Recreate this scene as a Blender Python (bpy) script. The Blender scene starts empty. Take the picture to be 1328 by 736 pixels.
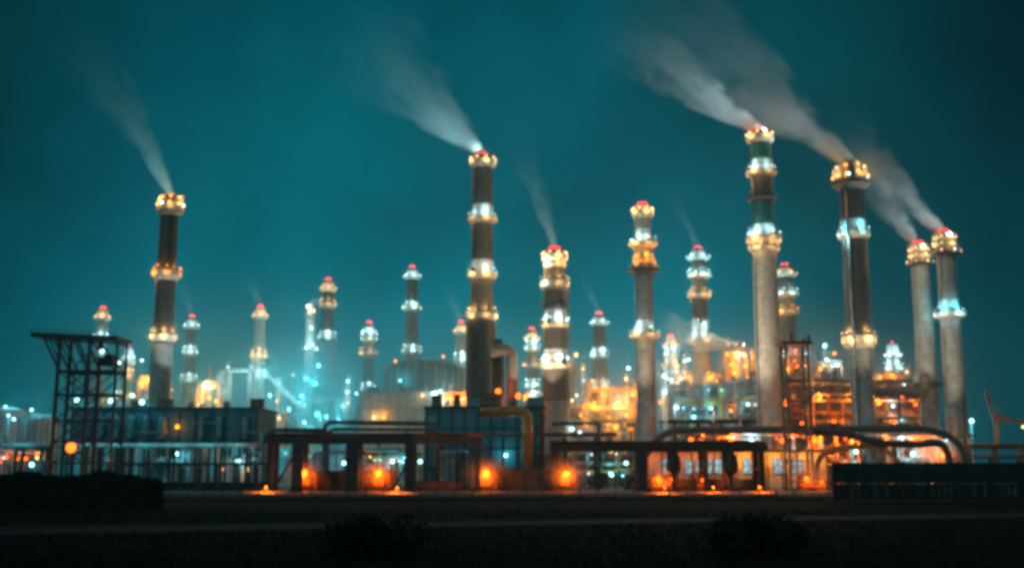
import bpy, math, random
from mathutils import Vector, Matrix
from math import sin, cos, pi, radians as R
random.seed(7)
sc = bpy.context.scene
col = sc.collection

# ------------------------------------------------------------------ camera
F, CX, CY = 1436.0, 664.0, 368.0
P = R(9.64)
CAMZ = 4.0
cd = bpy.data.cameras.new('camera')
cam = bpy.data.objects.new('camera', cd)
col.objects.link(cam)
cam.location = (0, 0, CAMZ)
cam.rotation_euler = (pi/2 + P, 0, 0)
cd.sensor_width = 36.0
cd.lens = 36.0*F/1328.0
cd.clip_start = 0.5
cd.clip_end = 6000
cd.dof.use_dof = True
cd.dof.focus_distance = 34.0
cd.dof.aperture_fstop = 1.35
cd.dof.aperture_blades = 0
sc.camera = cam

def at(u, v, d):
    """the place that the photograph shows at (u, v), taken to stand d metres away along the ground"""
    x, y = (u-CX)/F, (CY-v)/F
    s = d/(cos(P)-y*sin(P))
    return Vector((x*s, d, CAMZ+(sin(P)+y*cos(P))*s))
def mpp(v, d):
    return d/(cos(P)-(CY-v)/F*sin(P))/F
def zz(v, d): return at(CX, v, d).z

# ------------------------------------------------------------------ render settings
sc.view_settings.view_transform = 'Standard'
sc.view_settings.look = 'None'
sc.view_settings.exposure = 0
sc.view_settings.gamma = 1
sc.render.engine = 'CYCLES'
cy = sc.cycles
cy.filter_width = 3.9
cy.max_bounces = 5
cy.diffuse_bounces = 2
cy.glossy_bounces = 2
cy.transmission_bounces = 3
cy.volume_bounces = 0
cy.transparent_max_bounces = 8
cy.sample_clamp_indirect = 2.0
cy.sample_clamp_direct = 0
cy.use_light_tree = True
cy.use_denoising = True
cy.volume_step_rate = 1.0
cy.volume_max_steps = 96

# ------------------------------------------------------------------ materials
class NB:
    def __init__(s, nt): s.nt = nt
    def n(s, t, **kw):
        nd = s.nt.nodes.new(t)
        for k, v in kw.items():
            if k in nd.inputs: nd.inputs[k].default_value = v
            else: setattr(nd, k, v)
        return nd
    def l(s, a, b): s.nt.links.new(a, b)

MATS = {}
def surf(name, c, rough=.6, metal=0., var=.3, scale=.6, streak=True, bump=.15, dirt=(.03, .028, .025), dirt_amt=.32, ribs=None, spec=.4):
    m = bpy.data.materials.new(name); m.use_nodes = True
    nt = m.node_tree; b = NB(nt)
    bs = nt.nodes['Principled BSDF']
    bs.inputs['Roughness'].default_value = rough
    bs.inputs['Metallic'].default_value = metal
    bs.inputs['Specular IOR Level'].default_value = spec
    tc = b.n('ShaderNodeTexCoord')
    n1 = b.n('ShaderNodeTexNoise'); n1.inputs['Scale'].default_value = scale; n1.inputs['Detail'].default_value = 6
    b.l(tc.outputs['Object'], n1.inputs['Vector'])
    mp = b.n('ShaderNodeMapping'); mp.inputs['Scale'].default_value = (1.6, 1.6, .09) if streak else (.8, .8, .8)
    b.l(tc.outputs['Object'], mp.inputs['Vector'])
    n2 = b.n('ShaderNodeTexNoise'); n2.inputs['Scale'].default_value = 1.0; n2.inputs['Detail'].default_value = 5
    b.l(mp.outputs[0], n2.inputs['Vector'])
    r1 = b.n('ShaderNodeValToRGB')
    r1.color_ramp.elements[0].position = .3; r1.color_ramp.elements[1].position = .72
    r1.color_ramp.elements[0].color = tuple(x*(1-var) for x in c)+(1,)
    r1.color_ramp.elements[1].color = tuple(min(1, x*(1+var*.5)) for x in c)+(1,)
    b.l(n1.outputs['Fac'], r1.inputs['Fac'])
    r2 = b.n('ShaderNodeValToRGB')
    r2.color_ramp.elements[0].position = .5; r2.color_ramp.elements[1].position = .75
    r2.color_ramp.elements[0].color = (0, 0, 0, 1); r2.color_ramp.elements[1].color = (dirt_amt,)*3+(1,)
    b.l(n2.outputs['Fac'], r2.inputs['Fac'])
    mx = b.n('ShaderNodeMix', data_type='RGBA')
    b.l(r2.outputs[0], mx.inputs['Factor'])
    b.l(r1.outputs[0], mx.inputs['A']); mx.inputs['B'].default_value = tuple(dirt)+(1,)
    b.l(mx.outputs['Result'], bs.inputs['Base Color'])
    if bump:
        bp = b.n('ShaderNodeBump'); bp.inputs['Strength'].default_value = bump; bp.inputs['Distance'].default_value = .3
        h = n1.outputs['Fac']
        if ribs:
            wv = b.n('ShaderNodeTexWave'); wv.bands_direction = ribs; wv.inputs['Scale'].default_value = .35
            b.l(tc.outputs['Object'], wv.inputs['Vector'])
            ad = b.n('ShaderNodeMath', operation='ADD'); b.l(n1.outputs['Fac'], ad.inputs[0]); b.l(wv.outputs['Fac'], ad.inputs[1])
            h = ad.outputs[0]
        b.l(h, bp.inputs['Height']); b.l(bp.outputs[0], bs.inputs['Normal'])
    MATS[name] = m
    return m
def glow(name, c, s):
    m = bpy.data.materials.new(name); m.use_nodes = True
    nt = m.node_tree; nt.nodes.clear(); b = NB(nt)
    o = b.n('ShaderNodeOutputMaterial'); e = b.n('ShaderNodeEmission')
    e.inputs['Color'].default_value = tuple(c)+(1,); e.inputs['Strength'].default_value = s
    b.l(e.outputs[0], o.inputs['Surface'])
    m.cycles.emission_sampling = 'NONE'
    MATS[name] = m
    return m

surf('pale_concrete', (.42, .40, .34))
surf('grey_concrete', (.27, .27, .25))
surf('brown_steel', (.07, .058, .05), .5, .3)
surf('brown_concrete', (.12, .098, .082))
surf('green_paint', (.02, .16, .13), .45, dirt_amt=.2)
surf('cream_paint', (.62, .56, .44), .5, dirt_amt=.25)
surf('white_paint', (.7, .7, .68), .5, dirt_amt=.25)
surf('dark_steel', (.022, .024, .026), .55, .4)
surf('bare_steel', (.35, .36, .36), .35, .8)
surf('galvanised', (.34, .35, .36), .45, .6)
surf('teal_cladding', (.07, .14, .16), .55, .1, ribs='X')
surf('dark_teal', (.045, .10, .115), .6, .1, ribs='X')
surf('blue_grey', (.13, .19, .205), .55, .1, ribs='X')
surf('tank_white', (.55, .57, .56), .5)
surf('rust', (.19, .075, .035), .75, .1, var=.5)
surf('orange_pipe', (.55, .24, .05), .5, .1, var=.35)
surf('brown_facade', (.17, .115, .08), .75, ribs=None)
surf('dark_concrete', (.06, .058, .055), .85, spec=.08)
surf('glass_dark', (.03, .05, .055), .12, 0, var=.2, bump=0)
surf('yard', (.16, .155, .15), .75, streak=False, scale=.12, var=.45, spec=.08)
surf('asphalt', (.017, .021, .025), .8, streak=False, scale=.3, var=.35, spec=.08)
surf('soil', (.012, .016, .010), .95, streak=False, scale=.35, var=.6, spec=.02)
surf('bark', (.035, .027, .02), .9, spec=.02)
surf('road_paint', (.07, .07, .07), .6, streak=False, spec=.08)
surf('leaf', (.016, .026, .012), .7, streak=False, var=.6, bump=0, spec=.02)
surf('grass_blade', (.012, .019, .009), .7, streak=False, var=.6, scale=.2, bump=0, spec=.02)
COOL, WARM, AMBER, SODIUM, RED, CYAN = (.46, .92, 1.), (1., .58, .2), (1., .32, .02), (1., .16, .006), (1., .04, .04), (.08, .78, .95)
glow('lamp_cool', (.66, .97, 1.), 5)
glow('lamp_warm', (1., .66, .28), 3.5)
glow('lamp_amber', (1., .28, .02), 5)
glow('lamp_sodium', (1., .115, .006), 6)
glow('lamp_red', (1., .03, .04), 5)
glow('lamp_cyan', (.4, .95, 1.), 5)
def window_glow():
    m = glow('window_glow', (.5, .8, .85), 1.1); nt = m.node_tree; b = NB(nt); tc = b.n('ShaderNodeTexCoord'); nz = b.n('ShaderNodeTexNoise'); nz.inputs['Scale'].default_value = 1.4
    b.l(tc.outputs['Object'], nz.inputs['Vector']); r = b.n('ShaderNodeValToRGB'); r.color_ramp.elements[0].position = .35; r.color_ramp.elements[1].position = .7
    r.color_ramp.elements[0].color = (.12, .22, .22, 1); r.color_ramp.elements[1].color = (.5, .85, .9, 1); b.l(nz.outputs['Fac'], r.inputs['Fac'])
    b.l(r.outputs[0], [n for n in nt.nodes if n.type == 'EMISSION'][0].inputs['Color'])
window_glow()
TINT = dict(cool=COOL, warm=WARM, amber=AMBER, sodium=SODIUM, red=RED, cyan=CYAN)

# ------------------------------------------------------------------ mesh helpers
ORG = {}
class MB:
    def __init__(s): s.v = []; s.f = []; s.sm = []
    def quad(s, ps, smooth=False):
        i = len(s.v); s.v += [Vector(p) for p in ps]; s.f.append(tuple(range(i, i+len(ps)))); s.sm.append(smooth)
    def box(s, c, d, rz=0):
        c = Vector(c); a, b, h = d[0]/2, d[1]/2, d[2]/2
        m = Matrix.Rotation(rz, 3, 'Z')
        p = [c+m @ Vector((x, y, z)) for z in (-h, h) for x, y in ((-a, -b), (a, -b), (a, b), (-a, b))]
        i = len(s.v); s.v += p
        for q in ((3, 2, 1, 0), (4, 5, 6, 7), (0, 1, 5, 4), (1, 2, 6, 5), (2, 3, 7, 6), (3, 0, 4, 7)):
            s.f.append(tuple(i+k for k in q)); s.sm.append(False)
        return s
    def bar(s, p, q, w, h=None):
        h = h or w
        p, q = Vector(p), Vector(q); z = (q-p)
        if z.length < 1e-5: return s
        z.normalize()
        up = Vector((0, 0, 1)) if abs(z.z) < .95 else Vector((0, 1, 0))
        x = z.cross(up).normalized(); y = x.cross(z)
        i = len(s.v)
        for o in (p, q):
            s.v += [o+x*a*w/2+y*b*h/2 for a, b in ((-1, -1), (1, -1), (1, 1), (-1, 1))]
        for k in ((3, 2, 1, 0), (4, 5, 6, 7), (0, 1, 5, 4), (1, 2, 6, 5), (2, 3, 7, 6), (3, 0, 4, 7)):
            s.f.append(tuple(i+j for j in k)); s.sm.append(False)
        return s
    def lathe(s, prof, c=(0, 0, 0), seg=28, axis='Z'):
        c = Vector(c)
        def pt(r, z, a):
            if axis == 'Z': return c+Vector((r*cos(a), r*sin(a), z))
            if axis == 'X': return c+Vector((z, r*cos(a), r*sin(a)))
            return c+Vector((r*cos(a), z, r*sin(a)))
        for (r0, z0), (r1, z1) in zip(prof, prof[1:]):
            i = len(s.v)
            for k in range(seg): s.v.append(pt(r0, z0, 2*pi*k/seg))
            for k in range(seg): s.v.append(pt(r1, z1, 2*pi*k/seg))
            for k in range(seg):
                j = (k+1) % seg
                if r0 < 1e-6: s.f.append((i+k, i+seg+j, i+seg+k))
                elif r1 < 1e-6: s.f.append((i+k, i+j, i+seg+k))
                else: s.f.append((i+k, i+j, i+seg+j, i+seg+k))
                s.sm.append(True)
        return s
    def tube(s, path, r, seg=10, caps=True):
        path = [Vector(p) for p in path]
        rings = []; prev = None
        for k, p in enumerate(path):
            t = (path[min(k+1, len(path)-1)]-path[max(k-1, 0)]).normalized()
            if prev is None:
                up = Vector((0, 0, 1)) if abs(t.z) < .9 else Vector((0, 1, 0))
                x = t.cross(up).normalized()
            else:
                x = (prev-t*prev.dot(t)).normalized()
            prev = x; y = t.cross(x)
            i = len(s.v)
            s.v += [p+(x*cos(2*pi*a/seg)+y*sin(2*pi*a/seg))*r for a in range(seg)]
            rings.append(i)
        for a, b in zip(rings, rings[1:]):
            for k in range(seg):
                j = (k+1) % seg
                s.f.append((a+k, a+j, b+j, b+k)); s.sm.append(True)
        if caps:
            for a in (rings[0], rings[-1]):
                s.f.append(tuple(a+k for k in range(seg))); s.sm.append(False)
        return s
    def ball(s, c, r, n=8, m=6, sz=1.):
        prof = [(r*sin(pi*k/m), -r*cos(pi*k/m)*sz) for k in range(m+1)]
        prof[0] = (0, prof[0][1]); prof[-1] = (0, prof[-1][1])
        return s.lathe(prof, c, n)
    def build(s, name, mat, parent=None):
        me = bpy.data.meshes.new(name)
        o0 = ORG.get(parent, Vector((0, 0, 0))) if parent else Vector((0, 0, 0))
        me.from_pydata([v-o0 for v in s.v], [], s.f)
        me.polygons.foreach_set('use_smooth', s.sm)
        me.materials.append(MATS[mat] if isinstance(mat, str) else mat)
        me.update()
        o = bpy.data.objects.new(name, me); col.objects.link(o)
        if parent: o.parent = parent; ORG[o] = o0
        else: ORG[o] = Vector((0, 0, 0))
        return o
def fillet(pts, rad, n=6):
    pts = [Vector(p) for p in pts]; out = [pts[0]]
    for a, b, c in zip(pts, pts[1:], pts[2:]):
        u, w = (a-b), (c-b)
        r = min(rad, u.length*.48, w.length*.48)
        p0, p1 = b+u.normalized()*r, b+w.normalized()*r
        for k in range(n+1):
            t = k/n
            out.append(p0*(1-t)**2+b*2*t*(1-t)+p1*t*t)
    out.append(pts[-1]); return out
def thing(name, loc, label, cat, group=None, kind=None):
    o = bpy.data.objects.new(name, None); col.objects.link(o)
    o.location = loc; o.empty_display_size = .5
    ORG[o] = Vector(loc)
    return tag(o, label, cat, group, kind)
def tag(o, label=None, cat=None, group=None, kind=None):
    if label: o['label'] = label
    if cat: o['category'] = cat
    if group: o['group'] = group
    if kind: o['kind'] = kind
    return o

LD = {}
LP = 4.5
def light(parent, p, kind, power, r=.25):
    k = (kind, round(power, 2), r)
    if k not in LD:
        d = bpy.data.lights.new('lamp_light', 'POINT'); d.energy = power*LP; d.color = TINT[kind]; d.shadow_soft_size = r
        LD[k] = d
    o = bpy.data.objects.new('lamp_light', LD[k]); col.objects.link(o)  # fill lights that have no bulb are made here too
    o.location = Vector(p)-ORG.get(parent, Vector())
    if parent: o.parent = parent
    return o
def spot(parent, p, aim, kind, power, ang=60, blend=.6, r=.4, color=None):
    d = bpy.data.lights.new('lamp_or_fill_beam', 'SPOT'); d.energy = power; d.color = color or TINT[kind]; d.shadow_soft_size = r  # serves added floods and plume fills as well as bollards
    d.spot_size = R(ang); d.spot_blend = blend
    o = bpy.data.objects.new('lamp_or_fill_beam', d); col.objects.link(o)
    o.location = Vector(p)-ORG.get(parent, Vector())
    o.rotation_euler = (Vector(aim)-Vector(p)).to_track_quat('-Z', 'Y').to_euler()
    if parent: o.parent = parent
    return o
BULB = {}
def bulb(parent, p, kind, r=.4):
    k = (kind, round(r, 2))
    if k not in BULB:
        m = MB(); m.ball((0, 0, 0), r, 8, 6)
        o = m.build('lamp', 'lamp_'+kind); me = o.data; bpy.data.objects.remove(o); BULB[k] = me
    o = bpy.data.objects.new('lamp', BULB[k]); col.objects.link(o)
    o.parent = parent; o.location = Vector(p)-ORG[parent]; ORG[o] = Vector(p)
    return o

# ------------------------------------------------------------------ ground
m = MB(); m.quad([(-1500, -40, 0), (1500, -40, 0), (1500, 1500, 0), (-1500, 1500, 0)])
tag(m.build('ground', 'soil'), kind='structure')
m = MB(); m.quad([(-320, 172, .02), (320, 172, .02), (420, 640, .02), (-420, 640, .02)])
tag(m.build('yard', 'yard'), kind='structure')
# a road crossing the dark verge, nearer on one side
ra, rb = Vector((-62, 68, 0)), Vector((100, 124, 0)); rd = (rb-ra).normalized(); rn = Vector((-rd.y, rd.x, 0))
a0, b0 = ra-rd*90, rb+rd*90
def strip(w0, w1, z, name, mat):
    m = MB(); m.quad([a0+rn*w0+Vector((0, 0, z)), b0+rn*w0+Vector((0, 0, z)), b0+rn*w1+Vector((0, 0, z)), a0+rn*w1+Vector((0, 0, z))])
    return tag(m.build(name, mat), kind='structure')
strip(-5, 5, .03, 'road', 'asphalt')
for w in (-5.12, 5.12):
    m = MB(); c = (a0+b0)/2+rn*w+Vector((0, 0, .07))
    m.box(c, ((b0-a0).length, .24, .14), math.atan2(rd.y, rd.x))
    tag(m.build('kerb', 'dark_concrete'), kind='structure')
m = MB()
for k in range(0, 58):
    p = a0+rd*(k*6.0)
    m.quad([p-rn*.08+Vector((0, 0, .036)), p+rd*2.6-rn*.08+Vector((0, 0, .036)), p+rd*2.6+rn*.08+Vector((0, 0, .036)), p+rn*.08+Vector((0, 0, .036))])
tag(m.build('road_markings', 'road_paint'), kind='structure')

# grass on the verge: one mass nobody could count
rnd = random.Random(3)
m = MB()
for k in range(26000):
    y = 44+rnd.random()**1.5*75
    x = rnd.uniform(-.56, .56)*y
    dr = (Vector((x, y, 0))-ra).dot(rn)
    if abs(dr) < 5.4: continue
    h = rnd.uniform(.12, .42); a = rnd.uniform(0, pi); w = rnd.uniform(.03, .08)
    dx, dy = cos(a)*w, sin(a)*w; lx, ly = rnd.uniform(-.18, .18), rnd.uniform(-.18, .18)
    m.quad([(x-dx, y-dy, 0), (x+dx, y+dy, 0), (x+lx, y+ly, h)])
tag(m.build('grass', 'grass_blade'), 'short rough grass on the dark verge in front of the road', 'grass', kind='stuff')

def leafmass(m, n, fn, size, rnd):
    for k in range(n):
        p = Vector(fn()); s = size*rnd.uniform(.6, 1.5)
        a = Vector((rnd.uniform(-1, 1), rnd.uniform(-1, 1), rnd.uniform(-1, 1))).normalized()
        b = a.cross(Vector((rnd.uniform(-1, 1), rnd.uniform(-1, 1), rnd.uniform(-1, 1)))).normalized()
        m.quad([p-a*s, p+b*s*.5, p+a*s, p-b*s*.5])
# hedge
hx0, hx1 = at(-30, 640, 122).x, at(194, 640, 122).x
ht = zz(610, 122)
root = thing('hedge', ((hx0+hx1)/2, 124, 0), 'long dark clipped hedge on the verge in front of the lattice tower', 'hedge')
rnd = random.Random(5)
m = MB()
def hp():
    while True:
        x, y, z = rnd.uniform(hx0, hx1), rnd.uniform(121.6, 127), rnd.random()**.7*ht
        top = ht*(1.04-.14*abs(sin(x*.35))-.12*abs(sin(x*1.13+1))-.07*abs(sin(x*3.1+2)))
        if x > hx1-3: top *= .88+.12*(1-((x-hx1+3)/3)**2)
        if z < top and (min(y-121.6, 127-y, top-z, hx1-x) < 1.0): return (x+rnd.gauss(0, .12), y+rnd.gauss(0, .12), z)
leafmass(m, 15000, hp, .30, rnd)
m.build('foliage', 'leaf', root)
m = MB()
for k in range(34):
    x = hx0+(hx1-hx0)*(k+.5)/34; y = 124+rnd.uniform(-.6, .6)
    m.tube([(x, y, 0), (x+rnd.uniform(-.3, .3), y, ht*.5), (x+rnd.uniform(-.6, .6), y+rnd.uniform(-.5, .5), ht*.82)], .10, 6)
m.build('stem', 'bark', root)
def bush(u, v, d, w, h, label, seed):
    p = at(u, v, d); p.z = 0
    r = random.Random(seed)
    root = thing('bush', p, label, 'bush', 'dark bushes on the verge')
    m = MB()
    lob = [(r.uniform(-.6, .6)*w/2, r.uniform(-.5, .5)*w/2, r.uniform(.45, .8)*h, r.uniform(.25, .42)*w/1.6) for _ in range(9)]
    def fn():
        l = r.choice(lob)
        q = Vector((r.gauss(0, 1), r.gauss(0, 1), r.gauss(0, 1))).normalized()*l[3]*r.uniform(.55, 1.05)
        return p+Vector((l[0]+q.x, l[1]+q.y, max(.05, l[2]*.75+q.z*.8)))
    leafmass(m, 2600, fn, .16, r)
    m.build('foliage', 'leaf', root)
    m = MB()
    for l in lob: m.tube([p, p+Vector((l[0]*.5, l[1]*.5, l[2]*.4)), p+Vector((l[0], l[1], l[2]*.8))], .05, 5)
    m.build('stem', 'bark', root)
bush(478, 725, 52, 5.6, 2.0, 'low spreading dark bush in the grass below the steel pipe frame with rusty end', 11)
bush(990, 725, 52, 5.2, 2.5, 'taller rounded dark bush in the grass below the black pipe frame with hanging vessels', 12)

# ------------------------------------------------------------------ chimney stacks
def ringz(r, z, c, n): return [(c[0]+r*cos(2*pi*k/n-pi/2+.3), c[1]+r*sin(2*pi*k/n-pi/2+.3), z) for k in range(n)]
def stack(label, u, v, d, wt, wb, vb, plats, top='tip', bands=(), mat='brown_concrete', low=None, group='refinery chimney stacks', PW=1., small=False, base=None, ladder=True, tipcol='white_paint', head=None, headw=None):
    """u, v: where the lip stands; wt, wb: widths at the lip and at row vb (photo pixels); plats: (row, width, style)"""
    lip = at(u, v, d); c = Vector((lip.x, lip.y, 0)); Z = lip.z
    root = thing('chimney_stack', c, label, 'chimney', group)
    k = mpp(v, d); rt = wt*k/2; zb = at(u, vb, d).z; rb = wb*mpp(vb, d)/2
    def rad(z): return rt+(rb-rt)*max(0, (Z-z))/(Z-zb)
    def zrow(row): return at(u, row, d).z
    hd = head or {'dome': 15, 'tip': 12, 'crown': 24, 'pawn': 18, 'tier': 30}[top]
    cap = {'dome': 15, 'tip': 7, 'crown': 16, 'pawn': 12, 'tier': 12}[top]
    ztop = Z-cap*k*.25
    zl = zrow(low[0]) if low else -1
    # shaft, upper and lower section
    m = MB(); seg = 18 if small else 36
    prof = [(rad(max(zl, 0)), max(zl, 0)), (rad(ztop), ztop), (rad(ztop)*.8, ztop), (rad(ztop)*.8, ztop-3*k)]
    m.lathe(prof, c, seg)
    zj = max(zl, 0)+6
    while zj < ztop-4:
        m.lathe([(rad(zj)+.002, zj), (rad(zj)+.10, zj+.06), (rad(zj)+.10, zj+.3), (rad(zj)+.002, zj+.36)], c, seg); zj += 7.5
    m.build('shaft', mat, root)
    if low:
        m = MB(); f = low[2] if len(low) > 2 else 1.
        m.lathe([(rad(0)*f, 0), (rad(zl)*f, zl), (rad(zl)*.9, zl)], c, seg)
        zj = 5
        while zj < zl-3:
            m.lathe([(rad(zj)*f+.002, zj), (rad(zj)*f+.08, zj+.05), (rad(zj)*f+.08, zj+.25), (rad(zj)*f+.002, zj+.3)], c, seg); zj += 6
        m.build('lower_shaft', low[1], root)
    if base:   # flared plinth
        m = MB(); zb2 = zrow(base[0]); m.lathe([(rad(0)*base[1], 0), (rad(0)*base[1], zb2*.35), (rad(zb2)+.03, zb2)], c, seg); m.build('flared_base', 'pale_concrete', root)
    for v0, v1, bm in bands:
        z0, z1 = zrow(v1), zrow(v0)
        m = MB(); m.lathe([(rad(z0)*.98, z0), (rad(z0)+.06, z0), (rad(z1)+.06, z1), (rad(z1)*.98, z1)], c, seg)
        m.build('painted_band', bm, root)
    if ladder and not small:
        m = MB(); a = -pi/2+.9; dx, dy = cos(a), sin(a)
        n = int(ztop/3)
        for s in (-.25, .25):
            m.tube([(c.x+dx*(rad(z)+.25)-dy*s, c.y+dy*(rad(z)+.25)+dx*s, z) for z in (1, zl if zl > 2 else ztop*.5, ztop)], .05, 5)
        for q in range(n*2):
            z = 1.5+q*1.5
            if z > ztop: break
            p = Vector((c.x+dx*(rad(z)+.25), c.y+dy*(rad(z)+.25), z)); t = Vector((-dy, dx, 0))*.25
            m.bar(p-t, p+t, .05)
        m.build('ladder', 'galvanised', root)
        m = MB(); a = -pi/2-1.1; dx, dy = cos(a), sin(a)
        m.tube([(c.x+dx*(rad(z)+.28), c.y+dy*(rad(z)+.28), z) for z in (0, ztop*.5, ztop-1)], .22 if rt > 1.4 else .12, 7)
        m.build('riser_pipe', 'bare_steel', root)
    def platform(z, wpx, style, hp=5., n=9):
        Rr = wpx*k/2; rs = rad(z); h = max(.7, hp*k)
        m = MB()
        pm = 'brown_steel' if style == 'dark' else 'cream_paint'
        m.lathe([(rs, z-h*.75), (rs+(Rr-rs)*.55, z-h*.45), (Rr, z-h*.12), (Rr, z), (Rr, z+h*.55), (Rr-.12, z+h*.55), (Rr-.12, z), (rs, z+.02)], c, seg)
        pl = m.build('platform', pm, root)
        m = MB()
        for q in range(16 if not small else 8):
            a = 2*pi*q/(16 if not small else 8)
            p = Vector((c.x+cos(a)*(Rr-.06), c.y+sin(a)*(Rr-.06), z+h*.55)); m.bar(p, p+Vector((0, 0, 1.1)), .06)
            m.bar((c.x+cos(a)*rs, c.y+sin(a)*rs, z-h*.75-.8), (c.x+cos(a)*(Rr-.2), c.y+sin(a)*(Rr-.2), z-h*.1-.02), .09)
        for hz in (.55, 1.1):
            m.tube([(c.x+cos(2*pi*q/24)*(Rr-.06), c.y+sin(2*pi*q/24)*(Rr-.06), z+h*.55+hz) for q in range(25)], .04, 4, False)
        m.build('railing', 'galvanised', pl)
        rq = random.Random(int(z*5+u))
        if not small:
            for q in range(rq.randint(2, 4)):
                m = MB(); a = rq.uniform(0, 2*pi); hh = rq.uniform(1.6, 3.4); rb_ = rs+(Rr-rs)*.45
                p = Vector((c.x+cos(a)*rb_, c.y+sin(a)*rb_, z)); m.box(p+Vector((0, 0, hh*.35)), (.9, .7, hh*.7), a); m.bar(p, p+Vector((0, 0, hh+.6)), .12)
                m.build('equipment', rq.choice(['galvanised', 'dark_steel', 'cream_paint']), pl)
        if style == 'dark': return
        if style in ('both', 'cyan') or (small and style == 'cool'):
            hb = (20 if not small else 9)*k
            m = MB(); m.lathe([(rad(z), z+.05), (rad(z)+.05, z+.05), (rad(z+hb)+.05, z+hb), (rad(z+hb)*.99, z+hb)], c, seg); m.build('white_band', 'white_paint', root)
        nl = 4 if small else 5
        inner = {'cool': 'cool', 'both': 'cool', 'cyan': 'cyan', 'warm': 'warm', 'amber': 'amber'}[style]
        outer = {'cool': 'cool', 'both': 'warm', 'cyan': 'cool', 'warm': 'warm', 'amber': 'amber'}[style]
        sw = (Rr-rs)
        rq = random.Random(int(z*7+u))
        for i, p in enumerate(ringz(Rr-.2, z+h*.55+1.3+.12*hp*k, c, nl)):
            light(pl, p, inner, (85 if not small else 50)*PW*rq.choice([.5, .8, 1.1, 1.5]), .3)
        for p in ringz(Rr+1.1, z+h*.1, c, nl+1):
            light(pl, p, outer, 75*PW*rq.choice([.4, .8, 1.1, 1.5]), .2)
        for i, p in enumerate(ringz(Rr-.06, z+h*.55+1.15, c, n if not small else 6)):
            if rq.random() < .7: bulb(pl, Vector(p)+Vector((0, 0, rq.uniform(-.7, .5))), outer if rq.random() < .4 else inner, rq.uniform(.1, .24))
    for pl in plats: platform(*pl[:0], zrow(pl[0]), pl[1], pl[2], *(pl[3:] if len(pl) > 3 else ()))
    # the lit head
    if top == 'dome':
        zc = Z-hd*k; w = (headw or wt*1.75)*k/2; q_ = hd/15
        m = MB(); m.lathe([(rad(zc), zc-3*k), (w, zc-1.*k), (w, zc+1.5*k), (w*.86, zc+2*k), (w*.66, zc+7*k*q_), (w*.48, zc+11*k*q_), (w*.42, Z-1.2*k), (w*.30, Z-1.2*k), (w*.3, Z-3*k)], c, seg)
        m.build('hood', tipcol, root)
        for p in ringz(w+.9, zc+4.5*k*q_, c, 5): light(root, p, 'cool' if u % 2 and not head else 'warm', 75*PW*q_, .2)
        for p in ringz(w*.98, zc+2.6*k, c, 6): bulb(root, p, 'cool' if u % 2 and not head else 'warm', .22)
        for i, p in enumerate(ringz(w*.22, Z-.4*k, c, 3)):
            b = bulb(root, p, 'red', .42); b.name = 'beacon'
        for p in ringz(w*.42+.8, Z-1*k, c, 3): light(root, p, 'red', 12*PW, .2)
    elif top == 'tip':
        zc = Z-hd*k; w = (headw or wt*1.42)*k/2
        m = MB(); m.lathe([(rad(zc)+.03, zc-7*k), (w, zc-3*k), (w, zc+2.4*k), (w*.93, zc+2.4*k), (w*.93, zc+.4*k), (rad(zc), zc+.4*k)], c, seg)
        m.build('head_platform', 'cream_paint', root)
        m = MB(); m.lathe([(rad(zc)*.86, zc+.4*k), (rad(zc)*.58, Z-1*k), (rad(zc)*.5, Z-1*k), (rad(zc)*.5, Z-4*k)], c, seg)
        m.build('lip', tipcol, root)
        for p in ringz(w+.9, zc+2*k, c, 5): light(root, p, 'warm', 75*PW, .2)
        for p in ringz(w*.95, zc+5.5*k, c, 9): bulb(root, p, 'warm', .3)
        for p in ringz(rad(zc)+.5, Z-3.2*k, c, 4): light(root, p, 'red', 30*PW, .2)
        for p in ringz(rad(zc)*.42, Z-.2*k, c, 5): bulb(root, p, 'red', .55).name = 'beacon'
    elif top == 'crown':
        zc = Z-hd*k; w = (headw or wt*1.7)*k/2
        m = MB(); m.lathe([(rad(zc), zc-9*k), (w, zc-3*k), (w, zc+2.5*k), (w*.93, zc+2.5*k), (w*.93, zc-1*k), (rad(zc), zc-1*k)], c, seg)
        m.build('head_platform', 'brown_steel' if u > 1000 else 'cream_paint', root)
        m = MB(); m.lathe([(rad(zc)*.95, zc-1*k), (rad(zc)*.9, Z-10*k), (rad(zc)*.62, Z-k), (rad(zc)*.5, Z-k), (rad(zc)*.5, Z-4*k)], c, seg)
        m.build('lip', 'cream_paint', root)
        rr = random.Random(u); wi = min(w*.8, rad(zc)*1.05+.9)
        for q in range(9):
            a = 2*pi*q/9; hh = rr.uniform(.45, .95)*hd*k
            p = Vector((c.x+cos(a)*wi, c.y+sin(a)*wi, zc-1*k)); m = MB(); m.bar(p, p+Vector((0, 0, hh)), .3); m.box(p+Vector((0, 0, hh*.6)), (1.0, 1.0, hh*.4)); m.bar(p+Vector((0, 0, hh*.6)), (c.x, c.y, p.z+hh*.6), .2)
            m.build('burner', 'cream_paint', root)
        m = MB()
        for hz in (3, 6): m.tube([(c.x+cos(2*pi*q/24)*w*.96, c.y+sin(2*pi*q/24)*w*.96, zc+hz*k) for q in range(25)], .07, 4, False)
        for q in range(12): m.bar((c.x+cos(pi*q/6)*w*.96, c.y+sin(pi*q/6)*w*.96, zc), (c.x+cos(pi*q/6)*w*.96, c.y+sin(pi*q/6)*w*.96, zc+6*k), .08)
        m.build('railing', 'galvanised', root)
        for i, p in enumerate(ringz(wi+1.3, zc+hd*.3*k, c, 6)): light(root, p, 'amber' if i % 2 else 'warm', 110*PW, .3)
        for i, p in enumerate(ringz(wi*.8+1.2, zc+hd*.75*k, c, 5)): light(root, p, 'amber' if i % 2 else 'warm', 100*PW, .3)
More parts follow.
